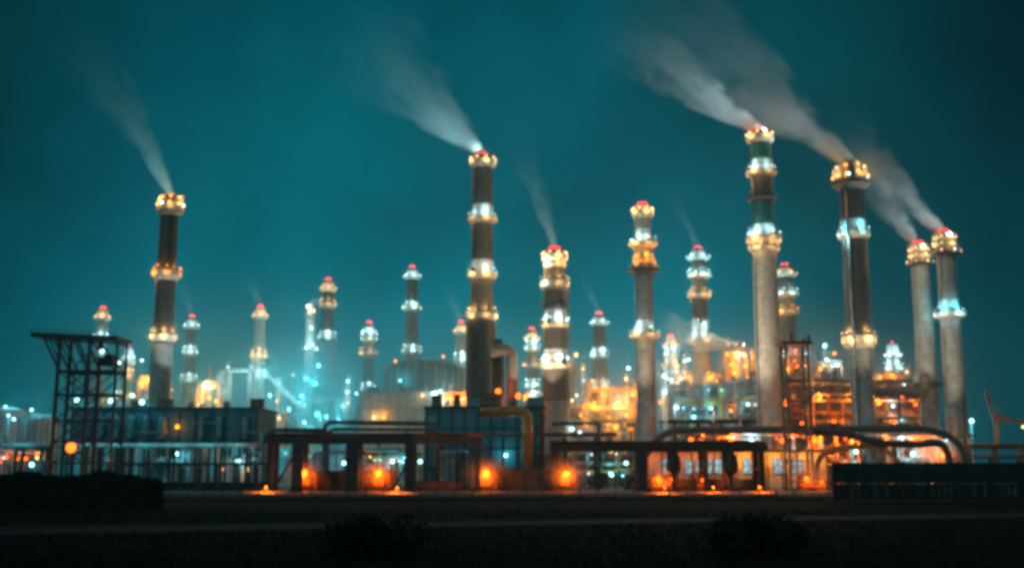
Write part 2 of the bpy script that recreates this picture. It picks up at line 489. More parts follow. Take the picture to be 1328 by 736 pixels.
        for i, p in enumerate(ringz(wi+.7, zc+hd*.25*k, c, 9)): bulb(root, p, ('amber', 'warm', 'cool')[i % 3], .36)
        for i, p in enumerate(ringz(wi*.8+.5, zc+hd*.68*k, c, 7)): bulb(root, p, ('amber', 'warm')[i % 2], .36)
    elif top == 'tier':
        zc = Z-hd*k; w = headw*k/2; rr = random.Random(u)
        m = MB(); m.lathe([(rad(zc)+.02, Z-1.5*k), (rad(zc)*.86, Z), (rad(zc)*.74, Z), (rad(zc)*.74, Z-3*k)], c, seg); m.build('lip', tipcol, root)
        for f, ww in ((0, 1.), (.36, .82), (.68, .66)):
            z = zc+hd*k*f; R_ = max(rad(zc)+.7, w*ww)
            m = MB(); m.lathe([(rad(zc)+.02, z-2.2*k), (R_, z-.8*k), (R_, z+1.6*k), (R_-.12, z+1.6*k), (R_-.12, z), (rad(zc)+.02, z)], c, seg); p_ = m.build('platform', tipcol if f else 'brown_steel', root)
            m = MB()
            for q in range(10):
                a = 2*pi*q/10; b_ = Vector((c.x+cos(a)*(R_-.05), c.y+sin(a)*(R_-.05), z+1.5*k)); m.bar(b_, b_+Vector((0, 0, rr.uniform(.9, 1.8))), .08)
            m.tube([(c.x+cos(2*pi*q/24)*(R_-.05), c.y+sin(2*pi*q/24)*(R_-.05), z+1.6*k+.9) for q in range(25)], .05, 4, False); m.build('railing', 'galvanised', p_)
            for i, p in enumerate(ringz(R_+.7, z+3.2*k, c, 4)): light(p_, p, ('warm', 'cool', 'warm')[i % 3], 48*PW*rr.uniform(.5, 1.4), .25)
            for i, p in enumerate(ringz(R_-.05, z+2.2*k, c, 7)):
                if rr.random() < .75: bulb(p_, p, rr.choice(['warm', 'warm', 'cool']), rr.uniform(.16, .28))
        for p in ringz(rad(zc)*.5, Z+.2, c, 4): bulb(root, p, 'red', .5).name = 'beacon'
        for p in ringz(rad(zc)+.6, Z-1.5*k, c, 3): light(root, p, 'red', 16*PW, .2)
    elif top == 'pawn':
        zc = Z-hd*k; w = wt*1.5*k/2
        m = MB(); m.lathe([(rad(zc), zc-3*k), (w, zc-1*k), (w, zc+1*k), (w*.6, zc+4*k), (w*.75, zc+9*k), (w*.5, zc+14*k), (0, Z)], c, seg); m.build('hood', tipcol, root)
        for p in ringz(w+.8, zc+6*k, c, 5): light(root, p, 'cool', 90*PW, .2)
        for p in ringz(w*.95, zc+2*k, c, 6): bulb(root, p, 'cool', .3)
        b = bulb(root, (c.x, c.y, Z+.1), 'red', .3); b.name = 'beacon'
    return root, lip

S = {}
S['A'] = stack('tall stack with amber lit crown and dark upper shaft above the long dark shed', 222, 250, 330, 20, 27, 500,
   [(357, 38, 'amber', 9), (438, 34, 'warm', 7)], 'crown', mat='brown_steel', low=(446, 'grey_concrete', 1.0), head=22, headw=34)
S['a2'] = stack('slim white capped stack behind the top of the lattice tower', 134, 398, 420, 12, 16, 480, [(440, 20, 'cool')], 'dome', small=True, mat='pale_concrete')
S['a3'] = stack('very short white lit stack just beyond the lattice tower', 168, 447, 440, 10, 13, 500, [(470, 18, 'cool'), (487, 15, 'warm')], 'pawn', small=True, mat='pale_concrete')
S['a4'] = stack('small stack with three white rings beside the tall amber crowned stack', 249, 409, 430, 12, 17, 500, [(457, 20, 'cool'), (493, 22, 'cool')], 'dome', small=True)
S['a5'] = stack('slim stack that carries the sloping conveyor beside the white pipe arch', 338, 396, 400, 12, 19, 520, [(461, 20, 'warm'), (487, 18, 'cool')], 'dome', small=True, mat='pale_concrete')
S['a7'] = stack('stack with domed head standing behind the slender pale lamp topped column', 426, 361, 440, 13, 18, 437, [(396, 22, 'warm'), (438, 24, 'cool')], 'dome', small=True, low=(440, 'blue_grey', 1.5))
S['a8'] = stack('short stack with three lit rings in front of the cream hall end', 479, 417, 430, 11, 16, 505, [(440, 22, 'cool'), (459, 24, 'warm'), (505, 20, 'cool')], 'dome', small=True)
S['a9'] = stack('stack with domed white head rising behind the ribbed round tank', 535, 345, 430, 13, 18, 450, [(400, 26, 'cool'), (456, 26, 'cool')], 'dome', small=True)
S['a10'] = stack('thin stack half hidden just behind the dark pipe clad stack base', 598, 416, 430, 12, 18, 500, [(466, 18, 'cool')], 'dome', small=True, mat='pale_concrete')
S['B'] = stack('tall brown stack with four cream lit galleries and a fat dark base', 626, 200, 330, 25, 29, 400,
   [(286, 38, 'both', 6), (358, 38, 'both', 6), (412, 40, 'warm', 9)], 'tip', mat='brown_concrete', low=(413, 'brown_steel', 1.22))
S['c2'] = stack('little stack with two white rings tight beside the widest galleried stack', 690, 425, 420, 12, 17, 500, [(452, 20, 'cool'), (474, 26, 'warm'), (500, 18, 'cool')], 'dome', small=True)
S['C'] = stack('broad stack with cream crown and two wide galleries near the dark U bend pipe', 719, 322, 320, 24, 33, 470,
   [(344, 30, 'warm', 5), (370, 38, 'warm', 9), (396, 32, 'dark', 4), (422, 36, 'both', 5), (474, 39, 'both', 6)], 'tip', mat='brown_concrete', low=(520, 'grey_concrete', 1.))
S['c3'] = stack('stack with glowing white mid ring right behind the amber pipe yard', 777, 405, 410, 14, 22, 500, [(461, 24, 'cool'), (501, 22, 'cool')], 'dome', small=True)
S['D'] = stack('stack with red lamp tip, dark gallery and pale flared foot by the amber pipe yard', 833, 265, 290, 20, 25, 540,
   [(318, 36, 'both', 5), (340, 26, 'amber', 3), (352, 40, 'dark', 5), (436, 38, 'both', 6)], 'tip', mat='grey_concrete', low=(440, 'pale_concrete', 1.), base=(556, 1.35))
S['d2'] = stack('stubby lighthouse shaped stack at the end of the long works building', 870, 434, 400, 12, 19, 490, [(460, 20, 'cool'), (476, 26, 'warm'), (490, 34, 'cool')], 'dome', small=True, mat='white_paint')
S['E'] = stack('mid height stack with four rings rising over the grey end of the works', 905, 320, 380, 17, 25, 480,
   [(358, 29, 'cool'), (384, 30, 'warm'), (421, 22, 'cool', 2), (442, 31, 'both')], 'dome', mat='brown_concrete', PW=.9, low=(446, 'pale_concrete', 1.))
S['F'] = stack('tallest stack with dark green bands and smooth pale lower shaft', 985, 168, 290, 25, 35, 540,
   [(226, 38, 'both', 6), (258, 38, 'dark', 4), (312, 44, 'both', 9), (324, 38, 'warm', 3)], 'tip', bands=((188, 208, 'green_paint'), (264, 292, 'green_paint')), mat='brown_concrete', low=(314, 'pale_concrete', 1.))
S['G'] = stack('slim stack with red domed head just behind the lattice column', 1018, 342, 400, 17, 22, 440, [(382, 30, 'cool'), (406, 30, 'amber', 7)], 'dome', mat='brown_concrete', PW=.8)
S['H'] = stack('dark brown stack with amber crown and silver riser pipe', 1102, 208, 295, 30, 33, 440,
   [(306, 40, 'cyan', 7), (443, 42, 'warm', 12)], 'crown', mat='brown_steel', low=(452, 'grey_concrete', .85), head=31, headw=48)
S['h2'] = stack('pawn shaped little lit stack on the brown works roof line', 1157, 444, 380, 14, 18, 490, [(478, 22, 'cool')], 'pawn', small=True, mat='white_paint')
S['I'] = stack('slim sand coloured stack with a brown elbow duct at its foot', 1191, 316, 300, 20, 24, 480,
   [(499, 38, 'dark', 4)], 'tier', mat='grey_concrete', low=(505, 'grey_concrete', .9), tipcol='cream_paint', head=27, headw=34)
S['J'] = stack('pale stack with one cyan lit gallery, outermost of the smoking row', 1224, 301, 290, 21, 26, 530,
   [(409, 38, 'cyan', 6)], 'tier', mat='grey_concrete', tipcol='cream_paint', head=28, headw=38)
# dark collar under the head of the outermost stack
# silver pipe on the dark stack
lipH = S['H'][1]; kH = mpp(330, 295)
m = MB(); zt, zl_ = at(1102, 244, 295).z, at(1102, 540, 295).z
m.tube([(lipH.x-13*kH, 295-3.6, 0), (lipH.x-13*kH, 295-3.6, zl_), (lipH.x-12*kH, 295-3.2, zt)], .55, 10)
m.build('silver_duct', 'bare_steel', S['H'][0])

# fat dark base clad with pipes (tall brown stack) and its U bend
d = 326
rootB = S['B'][0]
for uu in (607, 633):
    m = MB(); p = at(uu, 470, d-2); m.tube([(p.x, p.y, 0), (p.x, p.y, at(uu, 418, d-2).z)], .55, 9)
    m.build('clad_pipe', 'brown_steel', rootB)
root = thing('bent_pipe', at(650, 500, 318)*1.0, 'thick dark U bend duct standing beside the fat stack base', 'pipe')
root.location.z = 0; ORG[root] = Vector(root.location)
m = MB(); m.tube(fillet([at(636, 456, 318), at(664, 452, 318), Vector((at(664, 520, 318).x, 318, 0))], 4.2, 8), 1.7, 14); m.build('duct', 'brown_concrete', root)
m = MB(); p = at(645, 440, 321); m.tube([(p.x, p.y, 0), (p.x, p.y, p.z)], 1.5, 12); m.lathe([(1.9, p.z-6), (1.9, p.z-5.4)], (p.x, p.y, 0), 14); m.build('standpipe', 'dark_steel', root)
m = MB(); p = at(652, 462, 317); m.tube([(p.x, p.y, 0), (p.x, p.y, p.z)], .5, 8); m.build('drain_pipe', 'rust', root)
for uu, vv in ((646, 507), (672, 513)):
    q = at(uu, vv, 314.5); bulb(root, q, 'sodium', .75); light(root, q+Vector((0, -1.2, 0)), 'sodium', 300)

# brown elbow duct at the foot of the slim sand stack
d = 297
p0, p1, p2 = at(1201, 482, d), at(1201, 508, d), at(1128, 508, d)
root = thing('elbow_duct', Vector((p1.x, d, 0)), 'brown elbow duct bending round the slim sand stack onto the works wall', 'duct')
m = MB(); m.tube(fillet([at(1200, 486, d), at(1200, 507, d), at(1150, 508, d), at(1118, 508, d)], 4.2, 8), 1.15, 12); m.build('duct', 'brown_concrete', root)
m = MB()
for uu in (1128, 1165):
    q = at(uu, 508, d); m.bar((q.x, q.y, 0), (q.x, q.y, q.z-1.15), .5)
m.build('support', 'brown_steel', root)

# ------------------------------------------------------------------ lamps on masts and walls
def wall_lamps(root, d, lamps, power=70, r=.5, off=1.3):
    for it in lamps:
        u, v, kind = it[:3]; s = it[3] if len(it) > 3 else 1.
        p = at(u, v, d-.5)
        bulb(root, p, kind, r*(.6+.4*s)); light(root, p+Vector((0, -off, .1)), kind, power*s, .3)

# ------------------------------------------------------------------ buildings
def building(name, label, cat, a, b, depth, z1, z0=0, storeys=3, bays=10, wall='brown_facade', trim='brown_steel', win='window', roofmat='dark_concrete', wfrac=(.62, .5), vents=5, seed=1):
    a, b = Vector((a[0], a[1], 0)), Vector((b[0], b[1], 0)); t = (b-a).normalized(); n = Vector((t.y, -t.x, 0)); L = (b-a).length
    if n.y > 0: n = -n
    ang = math.atan2(t.y, t.x); mid = (a+b)/2; rr = random.Random(seed)
    root = thing(name, mid, label, cat)
    c = mid-n*depth/2
    m = MB(); m.box((c.x, c.y, (z0+z1)/2), (L, depth, z1-z0), ang); m.build('wall', wall, root)
    if z0 > 1:
        for i in range(bays+1):
            for s in (.6, depth-.6):
                m = MB(); p = a+t*(L*i/bays*.98+.01*L)-n*s; m.bar(p, p+Vector((0, 0, z0)), .6)
                m.build('leg', 'dark_steel', root)
    m = MB(); m.box((c.x, c.y, z1+.35), (L+.9, depth+.9, .66), ang); rf = m.build('roof', roofmat, root)
    m = MB(); rp = MB()
    for i in range(int(L/2.5)+1):
        p = a+t*min(L, i*2.5)+n*.3+Vector((0, 0, z1+.69)); rp.bar(p, p+Vector((0, 0, 1.1)), .06)
    for hz in (.55, 1.1): rp.bar(a+n*.3+Vector((0, 0, z1+.69+hz)), b+n*.3+Vector((0, 0, z1+.69+hz)), .06)
    rp.build('railing', 'galvanised', rf)
    for i in range(vents):
        p = a+t*L*(i+rr.uniform(.2, .8))/vents-n*rr.uniform(2, depth*.7)
        m = MB(); w, h = rr.uniform(1.6, 3.6), rr.uniform(1.2, 3.2)
        if rr.random() < .5: m.box((p.x, p.y, z1+.70+h/2), (w*1.4, w, h), ang); m.box((p.x, p.y, z1+.75+h+.1), (w*1.5, w*1.1, .2), ang)
        else: m.lathe([(w*.35, z1+.7), (w*.35, z1+.7+h), (w*.55, z1+.7+h+.1), (w*.55, z1+.7+h+.4), (0, z1+.7+h+.9)], (p.x, p.y, 0), 14)
        m.build('roof_vent', rr.choice(['galvanised', 'blue_grey', 'rust']), rf)
    sh = (z1-z0)/storeys
    for s in range(1, storeys+0):
        m = MB(); z = z0+sh*s; p = mid+n*.14; m.box((p.x, p.y, z), (L+.2, .28, .42), ang); m.build('ledge', trim, root)
    for i in range(bays+1):
        p = a+t*(.25+(L-.5)*i/bays)+n*.10; m = MB()
        for s in range(storeys):
            za, zb = z0+sh*s+(.22 if s else .02), z0+sh*(s+1)-.22
            m.box((p.x, p.y, (za+zb)/2), (.45, .2, zb-za), ang)
        m.build('pilaster', trim, root)
    if win:
        bw = (L-.5)/bays; cnt = 0
        for s in range(storeys):
            for i in range(bays):
                if rr.random() < .12 or cnt > 95: continue
                cnt += 1
                p = a+t*(.25+bw*(i+.5))+n*.05; w, h = bw*wfrac[0], sh*wfrac[1]; z = z0+sh*(s+.52)
                m = MB(); m.box((p.x, p.y, z), (w, .1, h), ang); o = m.build('window', 'glass_dark', root)
                m = MB(); q = p+n*.09
                for e in (-1, 1):
                    m.box((q.x+t.x*e*w/2, q.y+t.y*e*w/2, z), (.12, .09, h+.12), ang)
                    m.box((q.x, q.y, z+e*h/2), (w-.12, .085, .12), ang)
                m.box((q.x, q.y, z), (.08, .08, h-.12), ang)
                m.build('frame', trim, o)
    return root

# long dark shed on legs, front of the left stacks
dA = 285
pa, pb = at(92, 550, dA), at(334, 550, dA)
rootShed = building('process_shed', 'long dark teal shed raised on legs below the tall amber crowned stack', 'shed', (pa.x, dA), (pb.x, dA), 22, zz(531, dA), zz(572, dA), 1, 12, 'dark_teal', 'dark_steel', None, 'dark_steel', (.66, .6), 6, 3)
for uu, ww in ((112, 9), (131, 8), (150, 10), (170, 10), (190, 9), (211, 10), (262, 7), (285, 8), (318, 9)):
    q = at(uu, 552, dA-.9); z0_, z1_ = zz(569, dA), zz(538, dA); r_ = ww*.5*mpp(552, dA)
    m = MB(); m.lathe([(0, z0_), (r_, z0_+.3), (r_, z1_-.8), (r_*.6, z1_-.2), (0, z1_)], (q.x, dA-r_*.7-.3, 0), 16); m.build('vertical_vessel', 'blue_grey', rootShed)
for uu in (122, 180, 250, 300):
    m = MB(); a_, b_ = at(uu-8, 548 if uu % 4 else 560, dA-2.6), at(uu+38, 548 if uu % 4 else 560, dA-2.6); m.tube([a_, b_], .22, 8); m.build('cross_pipe', 'galvanised', rootShed)
for uu in (120, 160, 200, 280, 322): light(rootShed, at(uu, 541, dA-7), 'cyan', 30)  # fill lights added in open air before the shed, no fitting
wall_lamps(rootShed, dA, [(100, 519, 'cyan', 1.2), (143, 519, 'cyan', 1.2), (184, 521, 'cyan', 1.3), (230, 553, 'amber', .7)], 110, .55)
# dark teal block in the middle
dT = 276
pa, pb = at(551, 570, dT), at(705, 570, dT)
rootBox = building('plant_block', 'windowless dark teal block behind the orange bent pipe', 'building', (pa.x, dT), (pb.x, dT), 26, zz(530, dT), 0, 4, 9, 'dark_teal', 'dark_steel', None, 'dark_steel', vents=6, seed=9)
wall_lamps(rootBox, dT, [(656, 590, 'cyan', 1.0)], 160, .42)
for uu in (575, 610, 665): light(rootBox, at(uu, 552, dT-9), 'cyan', 60)  # added fills that brighten the block face, no lamps stand here
m = MB()
for uu, vv in ((558, 543), (558, 556)):
    q = at(uu, vv, dT); m.box((q.x, q.y-.11, q.z), (2.8, .1, 1.3))
m.build('louvre', 'blue_grey', rootBox)
# works building: two wings
dw = 334
p0, p1, p2 = at(868, 520, 395), at(988, 520, dw), at(1216, 520, 345)
rootW1 = building('works_building', 'grey blue clad works wing behind the foot of the pale flared stack', 'building', p0.xy, p1.xy, 30, zz(490, dw), 0, 6, 7, 'blue_grey', 'galvanised', None, 'galvanised', (.6, .5), 4, 4)
rootW2 = building('works_building', 'long brown works wing with rows of orange lamps behind the dark brown stack', 'building', (p1.x+.5, p1.y), p2.xy, 30, zz(494, dw), 0, 6, 9, 'brown_facade', 'brown_steel', None, 'brown_steel', (.55, .5), 8, 5)
def facade_bits(root, a, b, z1, n, seed, mats):
    rr = random.Random(seed); a, b = Vector((a[0], a[1], 0)), Vector((b[0], b[1], 0)); t = (b-a).normalized(); nn = Vector((t.y, -t.x, 0)); nn = -nn if nn.y > 0 else nn
    L = (b-a).length; ang = math.atan2(t.y, t.x)
    for i in range(n):
        p = a+t*rr.uniform(2, L-2)+nn*.32; z = rr.uniform(.45, .95)*z1; kind = rr.random()
        if kind < .35:
            m = MB(); w, h = rr.uniform(2, 7), rr.uniform(1, 2.4); m.box((p.x, p.y, z), (w, .5, h), ang)
            for q in range(4): m.box((p.x+nn.x*.3, p.y+nn.y*.3, z-h*.4+h*.27*q), (w*.95, .12, .12), ang)
            m.build('louvre', rr.choice(mats), root)
        elif kind < .7:
            m = MB(); z0 = rr.uniform(.1, .5)*z1; m.tube([(p.x, p.y, z0), (p.x, p.y, z)], rr.uniform(.12, .35), 8); m.build('downpipe', rr.choice(mats), root)
        else:
            q = p+t*rr.uniform(4, 16)
            if (q-a).dot(t) > L-1: continue
            m = MB(); m.tube([p+Vector((0, 0, z)), q+Vector((0, 0, z))], rr.uniform(.15, .4), 8); m.build('wall_pipe', rr.choice(mats), root)
facade_bits(rootW1, p0, p1, zz(490, dw), 26, 51, ['galvanised', 'dark_steel', 'blue_grey', 'tank_white'])
facade_bits(rootW2, (p1.x+.5, p1.y), p2, zz(494, dw), 40, 52, ['galvanised', 'dark_steel', 'rust', 'brown_steel', 'orange_pipe'])
wall_lamps(rootW1, 376, [(876, 528, 'cool', .8)], 60, .45); wall_lamps(rootW1, 354, [(922, 529, 'cyan', 1.2), (900, 531, 'cyan', 1.0)], 240, .5); wall_lamps(rootW1, 345, [(948, 532, 'warm', .8)], 60)
wall_lamps(rootW2, 333.5, [(1038, 516, 'cool', .4), (1087, 519, 'cool', .5)], 140, .5)
wall_lamps(rootW2, 338, [(1125, 515, 'sodium', .8), (1170, 515, 'sodium', .8), (1050, 535, 'sodium', .8)], 300, .45)
# cream hall with round ribbed tank behind it
dh = 372
pa, pb = at(468, 530, dh), at(563, 530, dh)
rootHall = building('process_hall', 'stepped cream hall standing before the ribbed round tank', 'building', (pa.x, dh), (pb.x, dh), 24, zz(510, dh), 0, 6, 8, 'cream_paint', 'pale_concrete', None, 'pale_concrete', vents=3, seed=21)
wall_lamps(rootHall, dh, [(497, 540, 'amber', 1.6), (485, 541, 'warm', .8), (565, 509, 'cool', 1.2), (548, 512, 'warm', .5)], 80, .6)

def tank(label, u0, u1, vt, d, mat='tank_white', dome=.22, ribs=0, rail=True, lamps=(), group='storage tanks', vbody=None):
    uc = (u0+u1)/2; p = at(uc, vt, d); r = (u1-u0)/2*mpp(vt, d); c = Vector((p.x, d+r, 0))
    root = thing('storage_tank', c, label, 'tank', group)
    zb = p.z-r*dome*1.0
    m = MB(); m.lathe([(r, 0), (r, zb), (r*.97, zb)], c, 40)
    q = 3.
    while q < zb-.5: m.lathe([(r+.003, q), (r+.12, q+.05), (r+.12, q+.25), (r+.003, q+.3)], c, 40); q += max(2.4, zb/9)
    sh = m.build('shell', mat, root)
    m = MB(); prof = []
    for k in range(9):
        a = pi/2*k/8; prof.append((r*.995*cos(a)+(0 if k < 8 else 0), zb+.03+r*dome*sin(a)))
    prof[-1] = (0, prof[-1][1]); m.lathe(prof, c, 40); m.build('roof', mat, root)
    if ribs:
        m = MB()
        for k in range(ribs):
            a = 2*pi*k/ribs
            m.bar((c.x+cos(a)*(r+.18), c.y+sin(a)*(r+.18), .2), (c.x+cos(a)*(r+.18), c.y+sin(a)*(r+.18), zb), .42)
            m.tube([(c.x+cos(a)*r*cos(pi/2*t/6)*1.0, c.y+sin(a)*r*cos(pi/2*t/6), zb+.2+r*dome*sin(pi/2*t/6)) for t in range(6)], .3, 5)
        m.build('rib', 'galvanised', root)
    if rail:
        m = MB()
        for k in range(28):
            a = 2*pi*k/28; b_ = Vector((c.x+cos(a)*(r-.1), c.y+sin(a)*(r-.1), zb)); m.bar(b_, b_+Vector((0, 0, 1.2)), .07)
        for hz in (.6, 1.2): m.tube([(c.x+cos(2*pi*k/36)*(r-.1), c.y+sin(2*pi*k/36)*(r-.1), zb+hz) for k in range(37)], .05, 4, False)
        m.build('railing', 'galvanised', root)
        m = MB()
        for k in range(24):
            a = -pi/2-.9+1.1*k/24; z = zb*k/24
            m.box((c.x+cos(a)*(r+.55), c.y+sin(a)*(r+.55), z+.2), (.9, .9, .08), a)
        m.tube([(c.x+cos(-pi/2-.9+1.1*k/24)*(r+1), c.y+sin(-pi/2-.9+1.1*k/24)*(r+1), zb*k/24+1.2) for k in range(25)], .05, 4)
        m.build('stair', 'galvanised', root)
    for it in lamps:
        q = at(it[0], it[1], d-1.); bulb(root, q, it[2], .45); light(root, q+(Vector((0, 4.5, 2.6)) if it[3] >= 400 and d < 380 else Vector((0, -1.2, .3))), it[2], it[3]*.7, .3)
    return root
tank('large round tank with ribbed dome roof above the cream hall', 492, 600, 462, 395, 'dark_teal', .30, 26, False, [(519, 493, 'cyan', 420), (513, 468, 'amber', 120), (575, 462, 'amber', 150), (585, 500, 'cool', 200)])
tank('pale domed tank at the plant edge with a bright cyan lamp on its roof', -22, 24, 527, 360, 'tank_white', .22, 0, True, [(7, 527, 'cyan', 500)])
tank('high domed tank with lamp on its crown before the pale edge tank', 18, 66, 536, 340, 'tank_white', .34, 18, True, [(41, 531, 'cyan', 420), (18, 543, 'cyan', 60)])
tank('squat cyan lit tank low under the shed beside the hedge end', 192, 226, 595, 258, 'tank_white', .18, 12, False)
tank('arched top cyan lit tank with a lamp on its shoulder under the shed', 226, 262, 580, 262, 'tank_white', .6, 14, False, [(229, 588, 'cyan', 170)])
tank('small plain tank under the shed end nearest the steel frame', 282, 304, 592, 265, 'tank_white', .18, 0, False, [(316, 592, 'cyan', 150)])
tank('round tank seen through the rusty end of the steel pipe frame', 566, 612, 585, 258, 'blue_grey', .12, 16, False)
tank('low tank seen through the first opening of the steel pipe frame', 405, 447, 586, 270, 'tank_white', .14, 12, False, [(446, 600, 'cyan', 60)])
tank('blue low tank beyond the hedge under the piped bridge', 28, 62, 596, 235, 'blue_grey', .3, 0, False, [(41, 602, 'cyan', 40)])

# process modules: steel frames full of vessels and pipes
def module(label, u0, u1, vt, d, depth=12, levels=3, kind='amber', nl=4, power=120, seed=1, frame='galvanised', body='tank_white', zbase=0., r=.45, lamps=None):
    rr = random.Random(seed)
    pl, pr = at(u0, vt, d), at(u1, vt, d); W = pr.x-pl.x; H = pl.z-zbase
    root = thing('process_module', ((pl.x+pr.x)/2, d, zbase), label, 'process unit', 'process modules')
    n = max(2, int(W/5)); xs = [pl.x+W*i/n for i in range(n+1)]
    m = MB()
    vis = min(H, 26); zlow = zbase
    lv = [zbase+H-vis*(levels-i)/levels for i in range(levels+1)]
    for x in xs:
        for y in (d, d+depth): m.bar((x, y, zlow), (x, y, zbase+H+rr.uniform(-2.5, .5)), .38)
    for z in lv[1:]:
        for y in (d, d+depth): m.bar((xs[0], y, z), (xs[-1], y, z), .3, .4)
    for i in range(n):
        if rr.random() < .6:
            k = rr.randrange(levels); m.bar((xs[i], d-.25, lv[k]), (xs[i+1], d-.25, lv[k+1]), .22)
    for x in (xs[0], xs[-1]): m.bar((x, d, lv[-1]), (x, d+depth, lv[-1]), .3)
    m.build('frame', frame, root)
    for z in lv[1:-1]:
        m = MB(); m.box(((pl.x+pr.x)/2, d+depth/2, z-.35), (W*.98, depth*.96, .14)); m.build('deck', frame, root)
    for i in range(n):
        for k in range(levels):
            if rr.random() < .25: continue
            x = (xs[i]+xs[i+1])/2; y = d+rr.uniform(2, depth-2); z = lv[k]; h = lv[k+1]-lv[k]; m = MB()
            if rr.random() < .45:
                q = min(h*.32, 2.0); w = (xs[1]-xs[0])*.8
                m.lathe([(0, -w/2), (q*.7, -w/2+q*.2), (q, -w/2+q*.5), (q, w/2-q*.5), (q*.7, w/2-q*.2), (0, w/2)], (x, y, z+q+.3), 14, 'X'); m.box((x-w*.25, y, z+.1), (.3, q*1.2, .8)); m.box((x+w*.25, y, z+.1), (.3, q*1.2, .8))
            else:
                q = rr.uniform(.8, 1.5); hh = h*rr.uniform(.7, 1.25)
                m.lathe([(q, z-.2), (q, z+hh*.85), (q*.7, z+hh*.95), (0, z+hh)], (x, y, 0), 14)
            m.build('vessel', rr.choice([body, body, 'galvanised', 'rust']), root)
    for i in range(2*n+5):
        x = rr.uniform(xs[0], xs[-1]); x2 = rr.uniform(xs[0], xs[-1]); z1, z2 = rr.choice(lv[1:])+rr.uniform(-1.5, 1.5), rr.choice(lv)+rr.uniform(.5, 1.5)
        y = d-rr.uniform(.5, 1.2)
        m = MB(); m.tube(fillet([(x, y, z2), (x, y, z1), (x2, y, z1), (x2, y+depth*.6, z1)], 1.2, 5), rr.uniform(.18, .42), 8)
        m.build('pipe', rr.choice(['galvanised', body, 'orange_pipe', 'bare_steel']), root)
    if lamps is None:
        lamps = [(rr.uniform(u0+2, u1-2), rr.uniform(vt+2, vt+min(vis, H)/mpp(vt, d)*.8), kind if rr.random() < .8 else rr.choice(['cool', 'warm'])) for _ in range(nl)]
    for it in lamps:
        p = at(it[0], it[1], d-1.4); bulb(root, p, it[2], r); light(root, p+Vector((0, -.9, .1)), it[2], power*(it[3] if len(it) > 3 else 1), .3)
    for i in range(6):
        p = Vector((rr.uniform(xs[0], xs[-1]), d-1.3, rr.choice(lv[1:])-rr.uniform(.6, 2.2))); kk = kind if rr.random() < .6 else rr.choice(['cool', 'warm', 'cyan'])
        bulb(root, p, kk, r*rr.uniform(.3, .55)); light(root, p+Vector((0, -.7, 0)), kk, power*.3, .3)
    for i in range(3):
        x, y = rr.uniform(xs[0], xs[-1]), d+rr.uniform(1, depth-1); m = MB(); hh = rr.uniform(2, 6); q = rr.uniform(.15, .4)
        m.lathe([(q, lv[-1]-.5), (q, lv[-1]+hh), (q*1.3, lv[-1]+hh), (q*1.3, lv[-1]+hh+.4), (q*.8, lv[-1]+hh+.4), (q*.8, lv[-1]+hh-.5)], (x, y, 0), 10); m.build('vent_pipe', rr.choice([body, 'galvanised', frame]), root)
    return root
module('widest amber lit pipe yard between the galleried stacks', 738, 826, 500, 350, 18, 4, 'amber', 0, 330, 2, body='galvanised', r=.4,
       lamps=[(801, 523, 'warm', 2.6), (771, 528, 'amber', 1.6), (753, 538, 'amber', 1.3), (786, 512, 'amber', 1.2), (820, 512, 'amber', 1.2), (812, 538, 'amber', 1.6), (790, 545, 'amber', 1.2), (742, 519, 'warm', .6)])
module('square amber lit heater module on the works roof before the tallest stack', 939, 978, 456, 368, 10, 2, 'amber', 0, 190, 3, body='orange_pipe', r=.4,
       lamps=[(943, 459, 'amber', 1.2), (958, 461, 'warm', 1.3), (948, 472, 'amber', 1.5), (966, 474, 'amber', 1.4), (952, 484, 'amber', 1.4), (970, 490, 'amber', .8)])
module('small amber pod of vessels at the foot of the four ring stack', 914, 940, 486, 372, 8, 2, 'amber', 0, 260, 4, lamps=[(919, 489, 'amber', 1.6), (930, 494, 'amber', .9)])
module('amber lit vessel cluster above the shed, between small three ring stack and pipe arch', 256, 288, 498, 350, 12, 2, 'amber', 0, 300, 5, body='orange_pipe', r=.55,
       lamps=[(262, 513, 'amber', 1.8), (271, 515, 'amber', 1.6), (269, 499, 'warm', .8), (280, 520, 'amber', .8), (258, 524, 'warm', .8)])
module('little amber vessel cluster touching the tall amber crowned stack', 178, 204, 490, 360, 10, 2, 'amber', 0, 230, 6, body='cream_paint', lamps=[(190, 494, 'amber', 1.8), (186, 501, 'amber', 1.2), (222, 505, 'amber', .5)])
module('teal lit pipe module between the lattice tower and the tall amber crowned stack', 128, 216, 512, 365, 14, 2, 'cyan', 0, 240, 7, body='blue_grey', lamps=[(150, 508, 'cyan', 1.), (172, 512, 'cool', .8), (205, 514, 'cyan', 1.)])
module('cyan lit pipe module full of white lamps under the slender pale column', 372, 462, 520, 392, 16, 3, 'cyan', 0, 260, 8, body='tank_white', r=.5,
       lamps=[(397, 491, 'cyan', 2.2), (409, 497, 'cyan', 2.6), (413, 474, 'cyan', 1.3), (391, 513, 'cyan', 1.5), (411, 537, 'cyan', 1.8), (395, 547, 'cyan', 1.4), (423, 540, 'cyan', 1.2), (440, 545, 'cyan', .9), (375, 530, 'cyan', 1.0)])
module('low cyan module with two small amber lamps behind the conveyor foot', 322, 374, 538, 352, 12, 2, 'cyan', 0, 200, 9, body='tank_white', lamps=[(343, 545, 'amber', 1.3), (362, 542, 'warm', .6), (334, 550, 'cyan', .6), (350, 512, 'cyan', .8)])
module('cool lit pipe module beside the broad stack, with a two armed lamp mast', 722, 762, 488, 372, 10, 2, 'warm', 0, 200, 10, body='galvanised', lamps=[(734, 498, 'warm', 1.1), (768, 494, 'amber', .8), (747, 512, 'cool', .7)])
